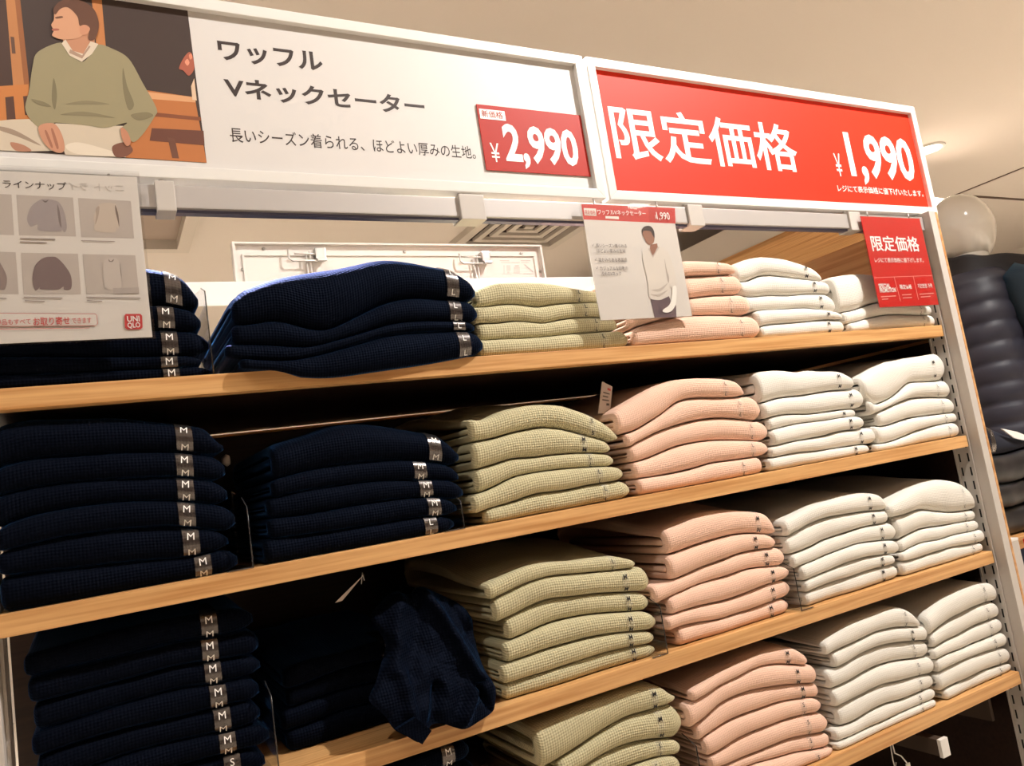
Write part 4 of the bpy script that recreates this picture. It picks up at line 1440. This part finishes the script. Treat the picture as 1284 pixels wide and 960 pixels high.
# ================================================================== hang tags and small bits
def hang_tag(quad, Y, label, lines=True, tilt=0.0):
    P = [aty(x, y, Y) for (x, y) in quad]
    t = empty('hang_tag', tuple(P[2]), label, 'tag')
    V = [(p[0], Y + tilt * (i in (1, 2)), p[2]) for i, p in enumerate(P)]
    V += [(v[0], v[1] + 0.0006, v[2]) for v in V]
    mesh_obj('card', V, [(0, 1, 2, 3), (7, 6, 5, 4), (0, 4, 5, 1), (1, 5, 6, 2), (2, 6, 7, 3), (3, 7, 4, 0)], mat('tag_card', srgb(214, 196, 186), 0.6), t)
    up = [(P[0][i] + P[1][i]) / 2 for i in range(3)]
    tube('string', [(up[0], Y + 0.0006, up[2] - 0.003), (up[0] + 0.002, Y + 0.012, up[2] + 0.006), (up[0] + 0.004, Y + 0.03, up[2] - 0.010)], 0.0005, WHITE_INK, t, 5)
    if lines:
        a, b, c, d = [np.array(p) for p in (P[0], P[1], P[2], P[3])]

        def bl(u, v):
            q = (a * (1 - u) + b * u) * (1 - v) + (d * (1 - u) + c * u) * v
            return (q[0], Y - 0.0004 + tilt * u, q[2])
        for (u0, u1, v0, v1) in ((0.55, 0.85, 0.12, 0.2), (0.2, 0.8, 0.3, 0.34), (0.2, 0.7, 0.42, 0.46), (0.2, 0.8, 0.54, 0.58), (0.6, 0.85, 0.66, 0.74)):
            mesh_obj('print_line', [bl(u0, v0), bl(u1, v0), bl(u1, v1), bl(u0, v1)], [(0, 1, 2, 3)], RED_INK if v0 < 0.2 else GREY_INK, t)


hang_tag([(755, 478), (768, 484.5), (765, 517), (750, 518.5)], 1.05, 'pale price tag sticking up between sage green and pink sweaters')
hang_tag([(448, 728), (465, 721), (437, 755), (420, 755.5)], 1.03, 'pale swing tag on the dark third shelf above the rumpled sweater', tilt=0.03)
q = aty(284, 577, 1.1)
tube('peg_knob', [(q[0] - 0.006, 1.1, q[2]), (q[0], 1.1, q[2]), (q[0] + 0.004, 1.1, q[2])], [0.004, 0.0085, 0.006], mat('grey_plastic', srgb(170, 160, 150), 0.4), None, 12,
     label='small grey knob between the navy stacks on the second shelf', cat='knob')

# hanging arm and string below the lowest shelf
t = empty('garment_rack', (1.336, 0.99, -0.63), 'dark hanging arm with a white end cap under the lowest shelf', 'arm')
ARM_M = mat('dark_bronze', srgb(70, 56, 46), 0.45)
box('arm', 1.326, 1.346, 0.993, 1.503, -0.632, -0.602, ARM_M, t, 0.002)
box('end_cap', 1.3245, 1.3475, 0.985, 0.9925, -0.6335, -0.6005, WHITE_METAL, t, 0.002)
t = empty('string_tag', (1.17, 1.02, -0.58), 'white looped string with a small tag under the lowest shelf', 'tag')
qa, qb, qc = aty(1119, 936, 1.03), aty(1122, 944, 1.03), aty(1137, 956, 1.03)
tube('string', [(qa[0], 1.03, -0.5802), tuple(qb), tuple((qb + qc) / 2 + np.array([0.002, 0, 0.003])), tuple(qc)], 0.0013, WHITE_INK, t, 6)
tube('string', [(qa[0] - 0.001, 1.032, -0.5802), (qb[0] - 0.004, 1.034, qb[2] - 0.012), (qb[0] - 0.002, 1.034, qb[2] - 0.03), (qb[0] + 0.003, 1.034, qb[2] - 0.018)], 0.0012, WHITE_INK, t, 6)
box('tag', qc[0] - 0.004, qc[0] + 0.008, 1.029, 1.031, qc[2] - 0.012, qc[2] - 0.001, WHITE_INK, t, 0.001)
prism('shelf_bracket', [(1.603, -0.5803), (1.612, -0.5803), (1.612, -0.66), (1.603, -0.66)], 1.06, 1.50, ARM_M, None, 0.001, label='dark bracket under the lowest shelf next to the end post', cat='bracket')
# dark garments hanging below the lowest shelf
DARKCLOTH = mat('dark_brown_cloth', srgb(52, 34, 28), 0.95, spec=0.1)

# ================================================================== low fixture beyond the end post
PUFF = [mat('black_puffer_nylon', (0.010, 0.010, 0.013, 1), 0.45), mat('charcoal_navy_jersey', (0.022, 0.024, 0.036, 1), 0.9, spec=0.2)]
t = empty('low_fixture', (1.9, 1.03, FLOOR), 'low grey fixture with an oak top beside the end post', 'fixture')
box('post', 1.7055, 1.7345, 1.0, 1.03, FLOOR, -0.3035, GREY_METAL, t, 0.001)
box('post_cap', 1.705, 1.735, 0.9995, 1.0305, -0.3034, -0.298, WHITE_METAL, t, 0.001)
box('post', 2.10, 2.13, 1.0, 1.03, FLOOR, -0.3095, GREY_METAL, t, 0.001)
box('top_board', 1.690, 2.145, 1.031, 1.46, -0.334, -0.309, OAK, t, 0.001)
box('back_leg', 1.7055, 1.7345, 1.42, 1.45, FLOOR, -0.3345, GREY_METAL, t, 0.001)
box('back_leg', 2.10, 2.13, 1.42, 1.45, FLOOR, -0.3345, GREY_METAL, t, 0.001)
t = empty('red_edged_card', (1.83, 1.0, -0.43), 'small white card with a red border in front of the low fixture', 'notice')
box('border', 1.758, 1.90, 1.0, 1.004, -0.45, -0.306, RED, t, 0.001)
box('face', 1.768, 1.89, 0.9985, 0.9999, -0.44, -0.316, WHITE_INK, t)
box('hook', 1.82, 1.83, 1.0042, 1.0305, -0.33, -0.322, STEEL, t)
zlv = [-0.3085, -0.245, -0.19, -0.125]
xs_ = np.array([1.68, 1.75, 1.85, 1.95, 2.05])
gl_ = ['bottom dark puffer jacket folded on the low fixture', 'middle dark puffer jacket folded on the low fixture', 'upper dark puffer jacket folded on the low fixture']
for k in range(3):
    sweater((xs_, zlv[k + 1] + np.array([-0.01, 0.006, -0.002, 0.006, -0.004])), (xs_, zlv[k] + (np.array([-0.01, 0.006, -0.002, 0.006, -0.004]) if k else 0 * xs_)), 1.700, 2.03, PUFF[0], gl_[k],
            'dark folded garments on the low fixture', yf=1.045 - 0.004 * k, seed=900 + k, name='folded_puffer_jacket', cat='jacket', depth=0.26, sticker=False, lip=False, wob=2.5)
top = (np.array([1.69, 1.727, 1.80, 1.89, 2.0]), np.array([-0.012, -0.022, -0.052, -0.092, -0.12]))
bot = (np.array([1.69, 1.75, 1.85, 1.95, 2.05]), np.array([-0.133, -0.117, -0.125, -0.117, -0.127]))
sweater(top, bot, 1.700, 1.985, PUFF[1], 'charcoal folded trousers with a silvery size strip, topmost on the low fixture', 'dark folded garments on the low fixture', letters='L', yf=1.040,
        seed=950, name='folded_trousers', cat='trousers', depth=0.26, sx=1.800, lip=False, nlet=2)
q1, q2, q3 = aty(1256, 537, 1.036), aty(1272, 544, 1.036), aty(1284, 545, 1.036)
t = empty('paper_slip', tuple(q2), 'white paper slip lying on the folded charcoal trousers', 'paper')
vs = [tuple(aty(1256, 537, 1.036)), tuple(aty(1275, 541, 1.036)), tuple(aty(1290, 547, 1.036)), tuple(aty(1290, 553, 1.036)), tuple(aty(1272, 549, 1.036))]
vs += [(v[0], v[1] + 0.003, v[2]) for v in vs]
mesh_obj('slip', vs, [(0, 1, 2, 3, 4), (9, 8, 7, 6, 5)] + [(i, 5 + i, 5 + (i + 1) % 5, (i + 1) % 5) for i in range(5)], WHITE_INK, t)

# ================================================================== mannequin in a quilted vest
MD = 2.42
hc = ray(1206, 291) * MD
RT = np.array([math.cos(math.radians(60.6)), -math.sin(math.radians(60.6)), 0.0])     # its sideways direction
FW = np.array([math.sin(math.radians(60.6)), math.cos(math.radians(60.6)), 0.0])      # away from the lens
GLOSS = mat('glossy_white_fibreglass', srgb(246, 241, 233), 0.16, spec=0.5, coat=0.6)
VEST = mat('navy_quilted_nylon', (0.030, 0.030, 0.046, 1), 0.5, spec=0.5)
SLEEVEM = mat('dark_teal_cloth', (0.012, 0.028, 0.046, 1), 0.8, sheen=0.3, sheen_tint=(0.2, 0.5, 0.8, 1))
mq = empty('mannequin', (hc[0], hc[1], FLOOR), 'glossy white faceless mannequin in a navy quilted vest seen from behind', 'mannequin')


def loft(name, rings, m, parent, smooth=True, cap=True, **kw):
    V, F = [], []
    n = len(rings[0])
    for R in rings:
        V += R
    for r in range(len(rings) - 1):
        for k in range(n):
            F.append((r * n + k, r * n + (k + 1) % n, (r + 1) * n + (k + 1) % n, (r + 1) * n + k))
    if cap:
        F.append(tuple(range(n))[::-1])
        F.append(tuple((len(rings) - 1) * n + k for k in range(n)))
    return mesh_obj(name, V, F, m, parent, smooth=smooth, uv=[(v[0], v[2]) for v in V], **kw)


def ell(c, a, b, z, n=40, e=1.0, fn=None):
    R = []
    for k in range(n):
        th = 2 * math.pi * k / n
        ca, sa = math.cos(th), math.sin(th)
        ca = math.copysign(abs(ca) ** e, ca)
        sa = math.copysign(abs(sa) ** e, sa)
        f_ = fn(th) if fn else 1.0
        p = np.array([c[0], c[1], 0.0]) + RT * (a * ca * f_) + FW * (b * sa * f_)
        R.append((p[0], p[1], z))
    return R


rings = []
for k in range(25):
    th = -math.pi / 2 + math.pi * k / 24
    zz = hc[2] + 0.118 * math.sin(th)
    r = max(math.cos(th), 0.02) ** 0.88
    w = 1.0 - 0.10 * max(0, -math.sin(th))
    off = FW * (0.02 * max(0.0, -math.sin(th)))
    rings.append(ell(hc + off, 0.094 * r * w, 0.108 * r * w, zz))
loft('head', rings, GLOSS, mq)
zc0 = hc[2] - 0.10
loft('neck', [ell(hc, 0.060, 0.064, zc0 - 0.10), ell(hc, 0.056, 0.060, zc0 - 0.03), ell(hc, 0.062, 0.066, zc0 + 0.05)], GLOSS, mq)
zsh = hc[2] - 0.135                            # base of the neck
prof = [(0.0, 0.085, 0.085), (-0.015, 0.096, 0.100), (-0.04, 0.102, 0.115), (-0.085, 0.104, 0.125), (-0.14, 0.106, 0.132), (-0.30, 0.110, 0.136), (-0.48, 0.116, 0.134), (-0.62, 0.120, 0.130)]
pz = [p[0] for p in prof][::-1]
rings = []
z = 0.0
while z >= -0.62:
    a = np.interp(z, pz, [p[1] for p in prof][::-1])
    b = np.interp(z, pz, [p[2] for p in prof][::-1])

    def quilt(th, z=z):
        s = abs(math.sin(math.pi * (z + 0.012 * math.sin(th * 2 + 1)) / 0.060))
        wr = noise.noise(Vector((math.cos(th) * 4, math.sin(th) * 4, z * 30)))
        return 1.0 + (0.085 * s ** 0.42 + 0.022 * wr * (1.2 - s)) * min(1.0, -z / 0.05)
    rings.append(ell(hc, a, b, zsh + z, 56, 0.9, quilt))
    z -= 0.0075
loft('quilted_vest', rings[::-1], VEST, mq)
# collar: stands up behind, its open corner flaring to the side
rings = []
for j, (dz, fl) in enumerate(((-0.045, 1.22), (-0.02, 1.08), (0.010, 1.00), (0.036, 0.98), (0.046, 0.96), (0.044, 0.90), (0.03, 0.86), (0.0, 0.86))):
    R = []
    for k in range(48):
        th = 2 * math.pi * k / 48
        ca, sa = math.cos(th), math.sin(th)
        tip = max(0.0, ca) ** 5
        p = np.array([hc[0], hc[1], 0]) + RT * (0.098 * ca * fl + 0.070 * tip) + FW * (0.086 * sa * fl)
        R.append((p[0], p[1], zsh + dz + 0.018 * (-ca) - 0.012 * tip + 0.003 * math.sin(th * 7)))
    rings.append(R)
loft('collar', rings, mat('black_brown_collar_cloth', (0.012, 0.010, 0.013, 1), 0.6), mq, cap=False)
for sd in (1, -1):
    sh = np.array([hc[0], hc[1], zsh]) + RT * 0.092 * sd - FW * 0.075
    pts = [sh + np.array([0, 0, -0.028]), sh + RT * 0.030 * sd + np.array([0, 0, -0.06]), sh + RT * 0.055 * sd + np.array([0, 0, -0.15]), sh + RT * 0.075 * sd + np.array([0, 0, -0.26]),
           sh + RT * 0.085 * sd + FW * 0.03 + np.array([0, 0, -0.36]), sh + RT * 0.075 * sd + FW * 0.10 + np.array([0, 0, -0.46]), sh + RT * 0.06 * sd + FW * 0.17 + np.array([0, 0, -0.55])]
    tube('sleeve', pts, [0.030, 0.058, 0.066, 0.062, 0.058, 0.052, 0.044], SLEEVEM, mq, 20)
    hp = pts[-1]
    tube('hand', [hp, hp + FW * 0.05 + np.array([0, 0, -0.05]), hp + FW * 0.08 + np.array([0, 0, -0.12])], [0.030, 0.036, 0.014], GLOSS, mq, 14)
    hip = np.array([hc[0], hc[1], zsh - 0.60]) + RT * 0.085 * sd
    an = np.array([hc[0], hc[1], FLOOR + 0.03]) + RT * 0.10 * sd
    tube('trouser_leg', [hip, hip * 0.5 + an * 0.5, an], [0.095, 0.078, 0.060], PUFF[1], mq, 20)
disc_obj('base_plate', hc[0], hc[1], FLOOR + 0.0005, 0.22, STEEL, mq, 0.012, 32)
